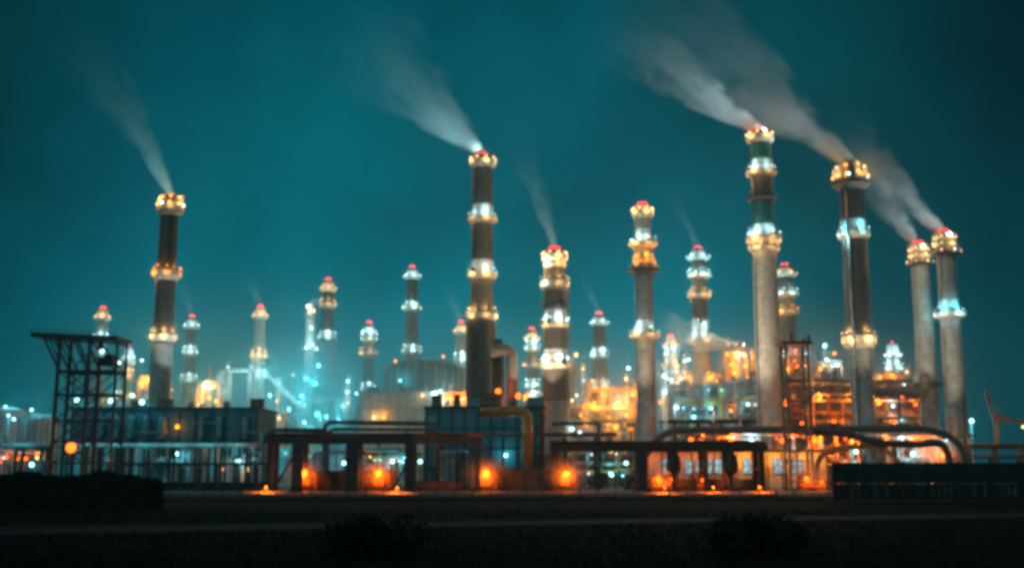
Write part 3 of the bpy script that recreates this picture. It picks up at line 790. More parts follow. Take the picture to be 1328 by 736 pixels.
module('orange lit ground module seen through the black pipe frame', 900, 1000, 562, 272, 14, 2, 'sodium', 0, 1000, 11, frame='brown_steel', body='rust', r=.5,
       lamps=[(896, 570, 'sodium', .9), (948, 571, 'sodium', 1.), (975, 571, 'cool', .7), (912, 602, 'cool', .8), (927, 600, 'cool', .5), (970, 598, 'amber', 1.2)])
module('orange lit ground module behind the lattice column foot', 995, 1120, 564, 275, 14, 2, 'sodium', 0, 650, 12, frame='brown_steel', body='brown_facade', r=.5,
       lamps=[(1014, 571, 'sodium', 1.2), (1060, 572, 'sodium', 1.3), (1008, 598, 'cool', .7), (1030, 600, 'amber', 1.1), (1105, 572, 'amber', .6)])
module('orange lit ground module behind the dark barrier wall', 1120, 1250, 566, 278, 14, 2, 'sodium', 0, 420, 13, frame='brown_steel', body='brown_facade', r=.5,
       lamps=[(1194, 576, 'sodium', 1.6), (1222, 590, 'sodium', 1.4), (1110, 585, 'cyan', .8), (1184, 588, 'cyan', .7), (1150, 575, 'amber', .8)])
module('tiered brown deck frame full of pipes along the brown works wing', 1000, 1212, 493, 322, 8, 5, 'sodium', 0, 330, 61, frame='brown_steel', body='rust', r=.42,
       lamps=[(1018, 524, 'sodium', 1.3), (1064, 515, 'amber', 1.3), (1104, 519, 'amber', .9), (1140, 523, 'amber', 1.2), (1187, 524, 'sodium', 1.3), (1158, 526, 'cool', .5), (1040, 548, 'sodium', .7), (1082, 546, 'sodium', .8), (1160, 547, 'sodium', .8), (1205, 548, 'amber', .6)])
module('tiered grey deck frame full of pipes along the grey blue works wing', 872, 984, 499, 330, 8, 5, 'cyan', 0, 150, 62, frame='galvanised', body='blue_grey', r=.42,
       lamps=[(878, 528, 'cool', .9), (922, 529, 'cyan', 1.3), (948, 532, 'amber', .8), (900, 540, 'cyan', .8), (970, 524, 'cyan', .6)])
module('amber lit module on the works roof between lattice column and dark brown stack', 1060, 1092, 470, 352, 10, 2, 'amber', 0, 200, 14, body='galvanised', lamps=[(1070, 447, 'cyan', 1.6), (1064, 478, 'amber', 1.2), (1072, 466, 'cool', 1.), (1086, 473, 'cool', .7), (1082, 458, 'amber', .5)])
module('amber roof module between the lattice column and the tallest stack', 1002, 1046, 462, 348, 10, 2, 'amber', 0, 200, 15, frame='brown_steel', body='rust', lamps=[(1031, 455, 'sodium', 1.6), (1018, 455, 'cool', .7), (1022, 478, 'amber', 1.), (1034, 475, 'sodium', 1.)])
module('roof module strung with small amber lamps beside the pawn shaped stack', 1126, 1176, 489, 358, 8, 1, 'amber', 0, 160, 16, frame='brown_steel', lamps=[(1130, 486, 'amber', 1.2), (1142, 489, 'amber', .8), (1157, 487, 'amber', 1.3), (1184, 493, 'cool', .6)])
module('roof module of pale vessels beside the stubby lighthouse stack', 856, 902, 488, 384, 8, 1, 'amber', 0, 180, 17, lamps=[(893, 489, 'amber', 1.3), (893, 466, 'cool', .9), (861, 487, 'cool', .7), (862, 508, 'cool', .8), (856, 521, 'amber', 1.2)])
module('low dim blue module seen through the middle of the steel pipe frame', 455, 545, 588, 272, 10, 1, 'cyan', 0, 70, 18, frame='dark_steel', body='blue_grey', lamps=[(509, 598, 'cool', .8), (545, 598, 'cyan', .7)])
module('dim blue module seen through the open half of the black pipe frame', 735, 835, 582, 285, 10, 2, 'cyan', 0, 80, 19, frame='dark_steel', body='blue_grey', lamps=[(793, 615, 'cyan', 1.2), (752, 561, 'cool', .8), (812, 600, 'cyan', .3)])
module('dim cyan module under the dark shed by the little plain tank', 304, 345, 592, 262, 8, 1, 'cyan', 0, 60, 20, frame='dark_steel', body='blue_grey', lamps=[(322, 608, 'warm', .5), (291, 608, 'amber', .5)])
module('far low module strung with orange and white lamps beyond the edge tanks', -10, 60, 590, 330, 8, 1, 'sodium', 0, 60, 22, frame='dark_steel', body='blue_grey', lamps=[(8, 593, 'sodium', 1.2), (22, 595, 'sodium', .8), (34, 594, 'sodium', 1.2), (48, 588, 'sodium', 1), (48, 593, 'warm', .6), (132, 595, 'amber', .8), (143, 596, 'amber', 1)])

module('roof cluster with amber lamps between the round tank and the fat stack base', 572, 604, 512, 342, 8, 1, 'amber', 0, 180, 31, lamps=[(590, 517, 'amber', 1.3), (579, 517, 'amber', .9), (571, 507, 'cool', 1.4), (612, 518, 'warm', .9), (561, 510, 'cyan', 1.2)])
module('roof cluster of dull vessels just past the dark U bend pipe', 676, 706, 512, 330, 8, 1, 'amber', 0, 160, 32, frame='brown_steel', body='grey_concrete', lamps=[(681, 514, 'amber', 1.), (692, 508, 'cool', 1.2), (620, 518, 'cool', 1.0), (700, 526, 'warm', .4)])
module('low grey lit module between amber pipe yard and the pale flared stack foot', 708, 830, 545, 320, 10, 2, 'warm', 0, 120, 33, body='grey_concrete', lamps=[(725, 540, 'warm', .7), (760, 550, 'amber', .9), (798, 553, 'amber', 1.2), (818, 556, 'amber', .8), (742, 556, 'cool', .6)])
# slender lit process columns
def column(label, u, vt, d, w, plats, lamps, mat='tank_white', power=110, r=.5):
    p = at(u, vt, d); k = mpp(vt, d); c = Vector((p.x, d, 0)); rr_ = w*k/2
    root = thing('process_column', c, label, 'column', 'slender process columns')
    m = MB(); m.lathe([(rr_*1.15, 0), (rr_*1.15, p.z*.4), (rr_, p.z*.42), (rr_, p.z-rr_), (rr_*.6, p.z-.2*rr_), (0, p.z)], c, 18); m.build('shell', mat, root)
    m = MB(); m.tube(fillet([(c.x+rr_+.4, d-.3, 0), (c.x+rr_+.4, d-.3, p.z+.8), (c.x, d-.3, p.z+.8), (c.x, d, p.z-.3)], .8, 4), .22, 7); m.build('overhead_pipe', 'galvanised', root)
    for v, wp in plats:
        z = at(u, v, d).z; m = MB(); Rr = wp*k/2; m.lathe([(rr_, z-.3), (Rr, z-.15), (Rr, z), (rr_, z)], c, 18); pl = m.build('platform', 'galvanised', root)
        m = MB()
        for q in range(8): m.bar((c.x+cos(pi*q/4)*Rr, c.y+sin(pi*q/4)*Rr, z), (c.x+cos(pi*q/4)*Rr, c.y+sin(pi*q/4)*Rr, z+1.2), .07)
        m.tube([(c.x+cos(pi*q/8)*Rr, c.y+sin(pi*q/8)*Rr, z+1.2) for q in range(17)], .05, 4, False); m.build('railing', 'galvanised', pl)
    for it in lamps:
        q = at(it[0], it[1], d-rr_-.9); bulb(root, q, it[2], r); light(root, q+Vector((0, -.8, .1)), it[2], power*(it[3] if len(it) > 3 else 1), .3)
    return root
column('slender pale column topped with a bright white lamp above the cyan module', 403, 392, 405, 12, [(410, 20), (454, 26), (490, 24)], [(399, 397, 'cool', 2.6), (407, 403, 'warm', 1.5), (397, 451, 'cool', 1.5), (405, 446, 'cool', 1.4), (410, 452, 'cool', 1.), (404, 425, 'cool', .8)])
column('thin column carrying three white lamps one above another, beside the cyan module', 451, 490, 400, 4, [(508, 8), (522, 8)], [(451, 494, 'cool', 1.), (451, 508, 'cool', 1.), (451, 522, 'warm', 1.), (462, 522, 'cool', .4)])
column('stub column with a single white lamp at the edge of the amber pipe yard', 813, 484, 352, 5, [(497, 9)], [(815, 477, 'cool', 1.), (812, 491, 'warm', .8)])
column('stub column with three white lamps hugging the conveyor stack', 326, 472, 396, 7, [(483, 12), (506, 12)], [(324, 480, 'cool', 3.), (327, 506, 'cool', 1.2), (328, 520, 'cool', .9), (346, 485, 'cool', 1.6)])
column('grey column with lamps just before the very short white lit stack', 157, 466, 400, 9, [(480, 14)], [(155, 470, 'cool', .8), (184, 467, 'cool', .5), (150, 494, 'cyan', .9)], mat='grey_concrete')
column('plain column between the broad stack and the two armed lamp mast', 741, 470, 366, 6, [(486, 12)], [(734, 460, 'warm', .8), (747, 460, 'warm', .8)], mat='galvanised', power=70)
column('pipe column tucked against the broad stack on its smoke free side', 733, 380, 322, 5, [(394, 10), (450, 10)], [(732, 394, 'cool', .9), (733, 470, 'cool', .9), (733, 452, 'cool', .7)], mat='galvanised')

for i, (lab, u, vt, d_, w_, pls, lm) in enumerate((
   ('thin grey column just behind the pale pipe arch', 296, 470, 420, 5, [(480, 9)], [(296, 476, 'cool', .6)]),
   ('thin column with amber lamp between pipe arch and cyan module', 362, 488, 402, 5, [(500, 10)], [(362, 498, 'cyan', .9), (359, 520, 'amber', .8)]),
   ('pale column with one cyan lamp behind the conveyor head', 380, 478, 430, 6, [(490, 12)], [(380, 486, 'cyan', 1.)]),
   ('thin column on the near side of the cream hall, cyan lamp at its neck', 462, 500, 385, 4, [(512, 9)], [(462, 510, 'cyan', .7)]),
   ('thin column standing between broad stack and glowing mid ring stack', 756, 470, 395, 6, [(482, 11)], [(756, 478, 'warm', .8), (757, 492, 'cool', .6)]),
   ('thin amber lit column at the far end of the amber pipe yard', 823, 490, 365, 5, [(503, 10)], [(824, 500, 'amber', 1.2)]),
   ('thin column between stubby lighthouse stack and four ring stack', 888, 458, 405, 5, [(470, 9)], [(888, 468, 'cool', 1.), (886, 482, 'warm', .7)]),
   ('thin column with cyan lamp beside the slim red domed stack', 1046, 452, 380, 5, [(462, 10)], [(1046, 458, 'cool', .8), (1044, 474, 'amber', 1.)]),
   ('thin column with amber lamp hugging the dark brown stack', 1124, 470, 362, 5, [(480, 9)], [(1124, 479, 'amber', 1.2)]),
   ('thin column near the brown elbow duct on the works roof', 1176, 476, 366, 4, [(484, 8)], [(1176, 482, 'warm', .8)]))):
    column(lab, u, vt, d_, w_, pls, lm, mat=('galvanised', 'tank_white', 'grey_concrete')[i % 3], power=110, r=.4)
# white pipe arch and sloping conveyor
d = 390
root = thing('pipe_arch', at(300, 560, d)*1., 'pale inverted U pipe arch behind the amber cluster on the shed', 'pipe'); root.location.z = 0; ORG[root] = Vector(root.location)
m = MB(); m.tube(fillet([Vector((at(283, 500, d).x, d, 0)), at(284, 481, d), at(326, 479, d), Vector((at(326, 500, d).x, d, 0))], 2.2, 6), .9, 10); m.build('arch_pipe', 'tank_white', root)
m = MB(); q = at(289, 500, d); m.box((q.x, d+2, at(289, 483, d).z/2), (4.2, 3.5, at(289, 483, d).z)); m.build('duct_tower', 'pale_concrete', root)
light(root, at(294, 500, d-4), 'cool', 350); light(root, at(312, 486, d-4), 'cool', 200)  # cool fill lights without bulbs
root = thing('conveyor', at(345, 487, d)*1., 'pale sloping conveyor running down from the slim stack into the cyan module', 'conveyor'); root.location.z = 0; ORG[root] = Vector(root.location)
a, b = at(342, 482, d), at(398, 534, d)
m = MB()
m.bar(a, b, 1.6, 1.2); m.build('gallery', 'tank_white', root)
for t in (.25, .55, .85):
    m = MB(); q = a.lerp(b, t); m.bar((q.x, q.y, 0), (q.x, q.y, q.z-.6), .5); m.build('trestle', 'galvanised', root)
for t in (.1, .35, .6, .85):
    q = a.lerp(b, t); light(root, q+Vector((0, -2.5, 2)), 'cool', 120)  # fill lights along the gallery, without bulbs

# low pump house behind the black pipe frame, lit rooms showing
rootP = building('pump_house', 'low amber walled pump house with lit windows behind the black pipe frame', 'building', at(838, 600, 268).xy, at(1074, 600, 268).xy, 3.2, zz(586, 268), 0, 1, 12, 'cream_paint', 'rust', None, 'brown_steel', vents=0, seed=41)
for u, w_ in ((862, 10), (893, 8), (913, 20), (932, 12), (972, 16), (1010, 14), (1034, 12)):
    q = at(u, 604, 267.8); h_ = 3.4; m = MB(); m.box((q.x, 267.86, q.z), (w_*.185, .08, h_)); o = m.build('lit_window', 'window_glow', rootP)
    m = MB()
    for e in (-1, 0, 1): m.box((q.x+e*w_*.0925, 267.77, q.z), (.16, .1, h_+.1))
    for e in (-1, 0, 1): m.box((q.x, 267.76, q.z+e*h_/2), (w_*.185+.2, .1, .16))
    m.build('frame', 'rust', o)
for u in (850, 880, 905, 925, 950, 965, 985, 1000, 1022, 1046, 1066):
    q = at(u, 594, 265.4); light(rootP, q, 'amber' if u > 940 else 'sodium', 120 if u > 940 else 60, .3)
# two armed lamp mast
def mast(label, u, v, d, arms, kind, power, r=.45):
    p = at(u, v, d); root = thing('lamp_mast', (p.x, d, 0), label, 'lamp mast', 'lamp masts')
    m = MB(); m.tube([(p.x, d, 0), (p.x, d, p.z)], .16, 8); m.build('pole', 'galvanised', root)
    m = MB(); m.bar((p.x-arms, d, p.z), (p.x+arms, d, p.z), .14) if arms else m.box((p.x, d, p.z), (.5, .3, .3)); m.build('cross_arm', 'galvanised', root)
    for s in ((-1, 1) if arms else (0,)):
        q = Vector((p.x+s*arms, d-.5, p.z-.1)); bulb(root, q, kind, r); light(root, q+Vector((0, -.8, -.2)), kind, power, .3)
mast('lamp mast with two warm heads beside the broad stack', 741, 459, 360, 1.6, 'warm', 80)
mast('lone cyan lamp mast between the outermost stack and the orange jib', 1259, 545, 310, 0, 'cyan', 400, .6)
mast('cyan lamp mast low over the roofs beside the dark brown stack', 1069, 448, 360, 0, 'cyan', 200, .6)
for u, lab in ((12, 'short cyan street lamp before the pale edge tank'), (100, 'short cyan street lamp standing between lattice tower legs and shed')):
    mast(lab, u, 538, 320, 0, 'cyan', 150, .35)

# ------------------------------------------------------------------ lattice tower (dark) at the left
d = 196
tb = at(98, 520, d)
root = thing('lattice_tower', (tb.x, d, 0), 'dark steel lattice tower with a wide overhanging top deck behind the hedge', 'tower')
def X(u, v=520): return at(u, v, d).x
def Zv(v): return at(98, v, d).z
m = MB()
xs = [X(73), X(112), X(148)]; dep = 5.
for y in (d, d+dep):
    for i, x in enumerate(xs): m.bar((x-(.3 if i == 0 else 0), y, 0), (x, y, Zv(436)), .55 if i < 2 else .4)
    rows = [600, 572, 545, 511, 481]
    for v in rows: m.bar((xs[0], y, Zv(v)), (xs[-1], y, Zv(v)), .5 if v == 481 else .3)
    for (va, vb) in zip(rows, rows[1:]):
        m.bar((xs[0], y-.01, Zv(va)), (xs[1], y-.01, Zv(vb)), .2); m.bar((xs[1], y+.01, Zv(va)), (xs[0], y+.01, Zv(vb)), .2)
        m.bar((xs[1], y-.01, Zv(va)), (xs[2], y-.01, Zv(vb)), .18)
    xm = X(94); m.bar((xm, y, Zv(511)), (xm, y, Zv(481)), .25)
    # raking struts to the overhanging deck
    m.bar((xs[0], y, Zv(478)), (X(57, 440), y, Zv(438)), .35); m.bar((xs[0]+.2, y, Zv(472)), (X(64, 440), y, Zv(438)), .22)
    m.bar((X(98), y, Zv(480)), (X(83, 440), y, Zv(438)), .3); m.bar((X(114), y, Zv(480)), (X(101, 440), y, Zv(440)), .32)
    m.bar((xs[2], y, Zv(482)), (xs[1], y, Zv(440)), .25); m.bar((X(92), y, Zv(478)), (X(112), y, Zv(455)), .2)
for x in xs:
    for v in (600, 545, 511, 481, 445): m.bar((x, d, Zv(v)), (x, d+dep, Zv(v)), .25)
m.build('frame', 'dark_steel', root)
m = MB(); pL, pR = at(43, 434, d), at(155, 439, d)
m.bar((pL.x, d+dep/2, pL.z), (pR.x, d+dep/2, pR.z), dep+2.4, .75); m.build('top_deck', 'dark_steel', root)
m = MB()
for t in range(13):
    q = pL.lerp(pR, t/12); m.bar((q.x, d-1.1, q.z+.3), (q.x, d-1.1, q.z+1.0), .06)
m.bar((pL.x, d-1.1, pL.z+1.0), (pR.x, d-1.1, pR.z+1.0), .06); m.build('railing', 'dark_steel', root)
m = MB(); m.box((X(136, 470), d+2, Zv(466)), (2.2, 2.4, 2.0)); m.build('equipment_box', 'dark_steel', root)
q = at(132, 458, d-.6); m = MB(); m.box(q, (.9, .5, 1.3)); m.build('lamp_box', 'galvanised', root); light(root, q+Vector((0, -1, .5)), 'cool', 30)
q = at(92, 580, d-1.5); bulb(root, q, 'sodium', .85); light(root, q+Vector((0, -.8, 0)), 'sodium', 700)
m = MB(); m.bar(q+Vector((0, .2, .4)), Vector((q.x, d, q.z+.4)), .12); m.build('lamp_bracket', 'dark_steel', root)

# ------------------------------------------------------------------ pipe bridges
def bridge(label, u0, u1, v, d, n=3, r=.35, mats=('galvanised',), legs=6, legmat='dark_steel', legw=.55, gap=1.1):
    a, b = at(u0, v, d), at(u1, v, d)
    root = thing('pipe_bridge', ((a.x+b.x)/2, d, 0), label, 'pipe bridge', 'raised pipe bridges')
    z = a.z
    for i in range(n):
        m = MB(); y = d+i*gap; m.tube([(a.x, y, z), (b.x, y, z)], r, 10)
        x = a.x+2
        while x < b.x: m.lathe([(r+.01, -.12), (r+.12, -.12), (r+.12, .12), (r+.01, .12)], (x, y, z), 12, 'X'); x += 6.5
        m.build('pipe', mats[i % len(mats)], root)
    for i in range(legs):
        m = MB(); x = a.x+(b.x-a.x)*(i+.3)/legs
        for y in (d-.6, d+(n-1)*gap+.6): m.bar((x, y, 0), (x, y, z-r-.35), legw)
        m.bar((x, d-1, z-r-.17), (x, d+(n-1)*gap+1, z-r-.17), .34)
        m.build('trestle', legmat, root)
    return root
br = bridge('long cyan lit pipe bridge running from the hedge under the dark shed', -20, 345, 577, 250, 3, .5, ('tank_white', 'galvanised'), 11)
for u in (30, 110, 150, 190, 230, 270, 310): light(br, at(u, 569, 247), 'cyan', 70)  # cyan fill lights along the bridge, without bulbs
bridge('dark pipe bridge crossing before the dark teal block and the amber yard', 560, 800, 563, 268, 2, .45, ('dark_steel', 'dark_teal'), 6)
bridge('dark low pipe bridge in front of the hedge end and small tanks', 150, 350, 601, 240, 2, .3, ('dark_steel', 'galvanised'), 8, legw=.35)
bridge('twin orange lit pipes leaving the plant past the orange jib', 1246, 1420, 578, 285, 2, .7, ('orange_pipe', 'rust'), 5, 'rust')
bridge('thin grey pipe bridge below the twin orange lit pipes', 1240, 1420, 592, 280, 2, .4, ('galvanised', 'brown_steel'), 5, 'brown_steel')
bridge('grey pipe bridge in front of the grey blue works wing', 866, 985, 546, 300, 2, .5, ('dark_steel', 'blue_grey'), 4, 'dark_steel')
# hooped pipes above the left frame
def hoop(label, pts, d, r, mat, rad=3, name='pipe_loop'):
    P3 = [at(u, v, d) if v is not None else Vector((at(u, 600, d).x, d, 0)) for u, v in pts]
    root = thing(name, (P3[0].x, d, 0), label, 'pipe', 'bent pipes')
    m = MB(); m.tube(fillet(P3, rad, 8), r, 12); m.build('pipe', mat, root)
    for a, b in zip(P3, P3[1:]):
        L = (b-a).length; t = (b-a).normalized()
        for s in range(1, int(L/7)+1):
            q = a+t*(L*s/(int(L/7)+1)); m = MB(); m.tube([q-t*.14, q+t*.14], r+.14, 12); m.build('flange', mat, root)
    return root
hoop('upper dark pipe hoop above the steel frame before the cream hall', [(421, None), (421, 547), (568, 549), (568, None)], 252, .5, 'dark_teal', 2)
hoop('lower dark pipe hoop nested under the upper hoop', [(425, None), (425, 556), (566, 557), (566, None)], 250.5, .4, 'dark_teal', 2)
hoop('dim teal pipe hoop at the first post of the steel frame', [(342, None), (342, 557), (424, 558)], 249, .5, 'dark_teal', 3)
hoop('thick orange pipe bending down in front of the dark teal block', [(622, 535), (684, 532), (684, None)], 262, 1.2, 'orange_pipe', 2.6)
hoop('thin rusty standpipe beside the thick orange bent pipe', [(703, 536), (703, None)], 263, .55, 'rust')
hoop('dark squared pipe hoop at the start of the black pipe frame', [(716, 549), (777, 548), (777, None)], 262, .42, 'dark_teal', 1.)
hoop('great brown pipe that arches over the black pipe frame to the barrier wall', [(812, None), (836, 590), (862, 558), (1205, 555), (1246, 572), (1252, None)], 256, .8, 'brown_concrete', 9)
hoop('orange lit pipe arch rising behind the barrier wall beside the lattice column', [(1057, None), (1060, 590), (1092, 580), (1142, 578), (1160, 590), (1170, None)], 254, .65, 'orange_pipe', 6)
hoop('brown pipe sagging in an S under the great arched pipe', [(1040, 560), (1100, 562), (1135, 574), (1190, 576), (1225, 572), (1238, None)], 253, .8, 'brown_steel', 8)

# ------------------------------------------------------------------ heavy pipe frames in front
def pframe(label, d, u0, u1, v, beam, posts, braces, mats, rust_from=None):
    root = thing('pipe_rack', (at((u0+u1)/2, v, d).x, d, 0), label, 'steel frame', 'heavy pipe frames')
    k = mpp(v, d); a, b = at(u0, v, d), at(u1, v, d); bz = a.z; bh = beam*k
    if rust_from:
        c = at(rust_from, v, d); segs = [(a.x, c.x, mats[0]), (c.x+.01, b.x, mats[1])]
    else: segs = [(a.x, b.x, mats[0])]
    for x0, x1, mt in segs:
        m = MB()
        for y in (d, d+6): m.box(((x0+x1)/2, y, bz), (x1-x0, 1.0, bh))
        x = x0+1.5
        while x < x1-1: m.box((x, d+3, bz), (.5, 4.96, bh*.7)); x += 5
        m.build('beam', mt, root)
        m = MB()
        for y in (d+1.5, d+2.8, d+4.1): m.tube([(x0, y, bz+bh/2+.4), (x1, y, bz+bh/2+.4)], .38, 8)
        m.build('carried_pipe', mt, root)
    for u, w, mt in posts:
        x = at(u, v+30, d).x; m = MB()
        for y in (d, d+6): m.box((x, y, (bz-bh/2)/2), (w*k, .95, bz-bh/2-.01))
        m.box((x, d+3, (bz-bh/2)*.55), (w*k*.5, 5, .5))
        m.box((x, d, .18), (w*k+.8, 1.7, .36)); m.build('post', mt, root)
    for ua, va, ub, vb in braces:
        m = MB(); m.bar(at(ua, va, d+.1), at(ub, vb, d+.1), .42); m.build('brace', mats[0], root)
    return root
DF = 236
fr1 = pframe('heavy steel pipe frame with a rusty end bay before the dark teal block', DF, 345, 625, 570, 9, [(350, 8, 'dark_steel'), (386, 14, 'dark_steel'), (457, 17, 'dark_steel'), (531, 12, 'dark_steel'), (620, 7, 'rust')],
   [(356, 632, 380, 592), (464, 575, 482, 600), (511, 632, 528, 600), (600, 575, 616, 592), (593, 575, 593, 632)], ['dark_steel', 'rust'], 536)
fr2 = pframe('black pipe frame with hanging dark vessels before the works', DF+4, 714, 995, 580, 9, [(720, 9, 'dark_steel'), (833, 12, 'dark_steel'), (875, 9, 'dark_steel'), (915, 6, 'rust'), (948, 9, 'dark_steel'), (988, 8, 'dark_steel')],
   [(905, 590, 918, 600)], ['dark_steel'])
for u in (874, 948):
    m = MB(); p = at(u, 600, DF+2); k = mpp(600, DF); zt, zb_ = at(u, 586, DF+2).z, at(u, 616, DF+2).z; r_ = 10*k
    m.lathe([(0, zb_), (r_*.6, zb_+.3), (r_*.95, zb_+1), (r_, (zt+zb_)/2), (r_*.8, zt-.8), (r_*.4, zt), (r_*.4, zt+.6)], (p.x, DF+2.5, 0), 16)
    m.build('hanging_vessel', 'dark_steel', fr2)
    m = MB(); m.tube([(p.x, DF+2.5, 0), (p.x, DF+2.5, zb_+.2)], .5, 8); m.build('vessel_pipe', 'dark_steel', fr2)
# dark concrete blocks under and between the frames
def block(label, u0, u1, vt, d, dep, mat='dark_concrete'):
    a, b = at(u0, vt, d), at(u1, vt, d)
    root = thing('concrete_block', ((a.x+b.x)/2, d, 0), label, 'block', 'dark concrete blocks')
    m = MB(); m.box(((a.x+b.x)/2, d+dep/2, a.z/2), (b.x-a.x, dep, a.z)); m.build('body', mat, root)
    m = MB(); m.box(((a.x+b.x)/2, d+dep/2, a.z+.13), (b.x-a.x+.5, dep+.5, .25)); m.build('coping', mat, root)
    n = max(2, int((b.x-a.x)/2.5))
    for i in range(n+1):
        m = MB(); x = a.x+(b.x-a.x)*i/n; m.box((x, d-.09, a.z*.48), (.3, .18, a.z*.95)); m.build('buttress', mat, root)
    return root
block('low dark block inside the second bay of the steel pipe frame', 400, 446, 611, 246, 6)
block('low dark block between the two heavy pipe frames', 645, 716, 609, 242, 8)
block('low dark block behind the rusty bay of the steel pipe frame', 536, 600, 625, 250, 5, 'brown_facade')
block('rusty low block inside the brace bay of the steel pipe frame', 468, 512, 611, 246, 5, 'brown_facade')
block('low rusty wall behind the vessels of the black pipe frame', 842, 990, 622, 248, 5, 'brown_facade')
block('long dark low wall behind the small cyan tanks', 196, 345, 626, 246, 2)

# pumps with sodium lamps under the frames
def pump(label, u, v, d, s=1., power=420, r=.55, kind='sodium'):
    r *= .72
    p = at(u, v, d); root = thing('pump_set', (p.x, d, 0), label, 'pump', 'lamp lit pump sets')
    m = MB(); m.box((p.x, d+1.6, .25), (4.6*s, 2.2, .5)); m.build('plinth', 'dark_concrete', root)
    m = MB(); m.lathe([(0, -1.5*s), (.8*s, -1.4*s), (.9*s, -1*s), (.9*s, .9*s), (.6*s, 1.2*s), (.35*s, 1.5*s), (.35*s, 2.1*s), (0, 2.1*s)], (p.x, d+1.7, .5+.95*s), 14, 'X'); m.build('motor', 'rust', root)
    m = MB(); m.tube(fillet([(p.x+1.9*s, d+1.7, .6), (p.x+1.9*s, d+1.7, 3.4*s), (p.x-1.2*s, d+3.4, 3.4*s), (p.x-1.2*s, d+3.4, 0)], .7, 5), .32, 8); m.build('discharge_pipe', 'rust', root)
    m = MB(); m.tube(fillet([(p.x-1.9*s, d+.4, 0), (p.x-1.9*s, d+.4, p.z+.7), (p.x-.1, d, p.z+.7)], .5, 4), .1, 6); m.build('lamp_post', 'dark_steel', root)
    bulb(root, (p.x, d, p.z), kind, r); light(root, (p.x, d-.9, p.z-.6), kind, power*.85, .4)
    return root
pump('pump under a sodium lamp by the second post of the steel pipe frame', 395, 612, 240, 1.1, 900, .8)
pump('pump under a sodium lamp before the rusty block in the brace bay', 491, 612, 240, 1.1, 1000, .8)
pump('pump under a sodium lamp outside the rusty end post of the steel pipe frame', 630, 612, 238, 1.1, 1000, .8)
pump('pump under a sodium lamp at the first post of the black pipe frame', 734, 613, 238, 1.1, 900, .8)
pump('small pump under a sodium lamp just past the thick post of the black frame', 853, 620, 242, .8, 330, .55)
pump('small pump under a sodium lamp below the first hanging vessel', 872, 621, 240, .8, 330, .55)
pump('small pump under a dim sodium lamp between the two hanging vessels', 911, 622, 243, .7, 180, .4)
pump('small pump under a sodium lamp below the second hanging vessel', 947, 620, 240, .8, 330, .55)
pump('small pump under a sodium lamp at the lattice column foot', 1046, 620, 240, .8, 400, .55)
pump('small pump under a dim sodium lamp beside the barrier wall end', 1066, 624, 243, .7, 200, .35)
# low ground lamps that throw the orange pools on the yard
def bollard(label, u, v, d, power):
    p = at(u, v, d); root = thing('bollard_lamp', (p.x, d, 0), label, 'bollard lamp', 'bollard lamps on the yard')
    m = MB(); m.lathe([(.14, 0), (.14, .8), (.22, .82), (.22, .9), (0, 1.3)], (p.x, d, 0), 10); m.build('post', 'dark_steel', root)
    bulb(root, (p.x, d, 1.1), 'sodium', .12); spot(root, (p.x, d-.5, 1.6), (p.x, d-.5, 0), 'sodium', power*90, 158, .5, .2)
for u, d, lab, w in ((345, 228, 'short bollard lamp in front of the first post of the steel pipe frame', 260), (515, 218, 'short bollard lamp in front of the brace bay', 240), (862, 216, 'short bollard lamp in front of the thick post of the black frame', 240), (925, 224, 'short bollard lamp in front of the dim small pump', 160), (985, 226, 'short bollard lamp in front of the end post of the black frame', 180)):
    bollard(lab, u, 632, d, w)

# dark lattice column with a head platform
d = 246
p = at(1036, 600, d)
root = thing('lattice_column', (p.x, d, 0), 'tall dark lattice column with a square head platform before the works', 'column')
xa, xb = at(1022, 540, d).x, at(1051, 540, d).x; zt = at(1036, 446, d).z
m = MB()
for x in (xa, xb):
    for y in (d, d+4): m.bar((x, y, 0), (x, y, zt), .5)
z = 2.
i = 0
while z < zt-4:
    for y in (d, d+4):
        m.bar((xa, y, z), (xb, y, z), .25)
        if i % 2: m.bar((xa, y, z), (xb, y, z+4.4), .2)
        else: m.bar((xb, y, z), (xa, y, z+4.4), .2)
    z += 4.4; i += 1
m.build('frame', 'brown_concrete', root)
m = MB(); m.box(((xa+xb)/2, d+2, zt+.3), (xb-xa+2.2, 6.2, .6)); hp_ = m.build('head_platform', 'brown_steel', root)
m = MB()
for u, h in ((1029, 6), (1046, 3), (1052, 5)):
    q = at(u, 446, d); m.bar((q.x, d+2, zt+.6), (q.x, d+2, zt+.6+h*.35), .5)
m.build('vent_pipe', 'brown_steel', hp_)
# jib at the edge
d = 300
p = at(1290, 560, d)
root = thing('loading_jib', (p.x, d, 0), 'rusty leaning jib with a level arm, standing beyond the lone cyan lamp mast', 'crane')
m = MB(); m.bar((at(1291, 570, d).x, d, 0), at(1291, 535, d), .8); m.bar(at(1291, 552, d), at(1278, 505, d), .6); m.build('mast', 'brown_concrete', root)
m = MB(); m.bar(at(1288, 543, d), at(1345, 547, d), .8, .9); m.bar(at(1288, 541, d), at(1302, 543, d), 1.4, 1.4); m.bar(at(1280, 512, d), at(1306, 544, d), .2); m.build('arm', 'brown_concrete', root)
bulb(root, at(1327, 553, d-1), 'warm', .4); light(root, at(1305, 560, d-6), 'amber', 220); light(root, at(1278, 575, d-8), 'amber', 300)  # the two amber lights are fills without bulbs

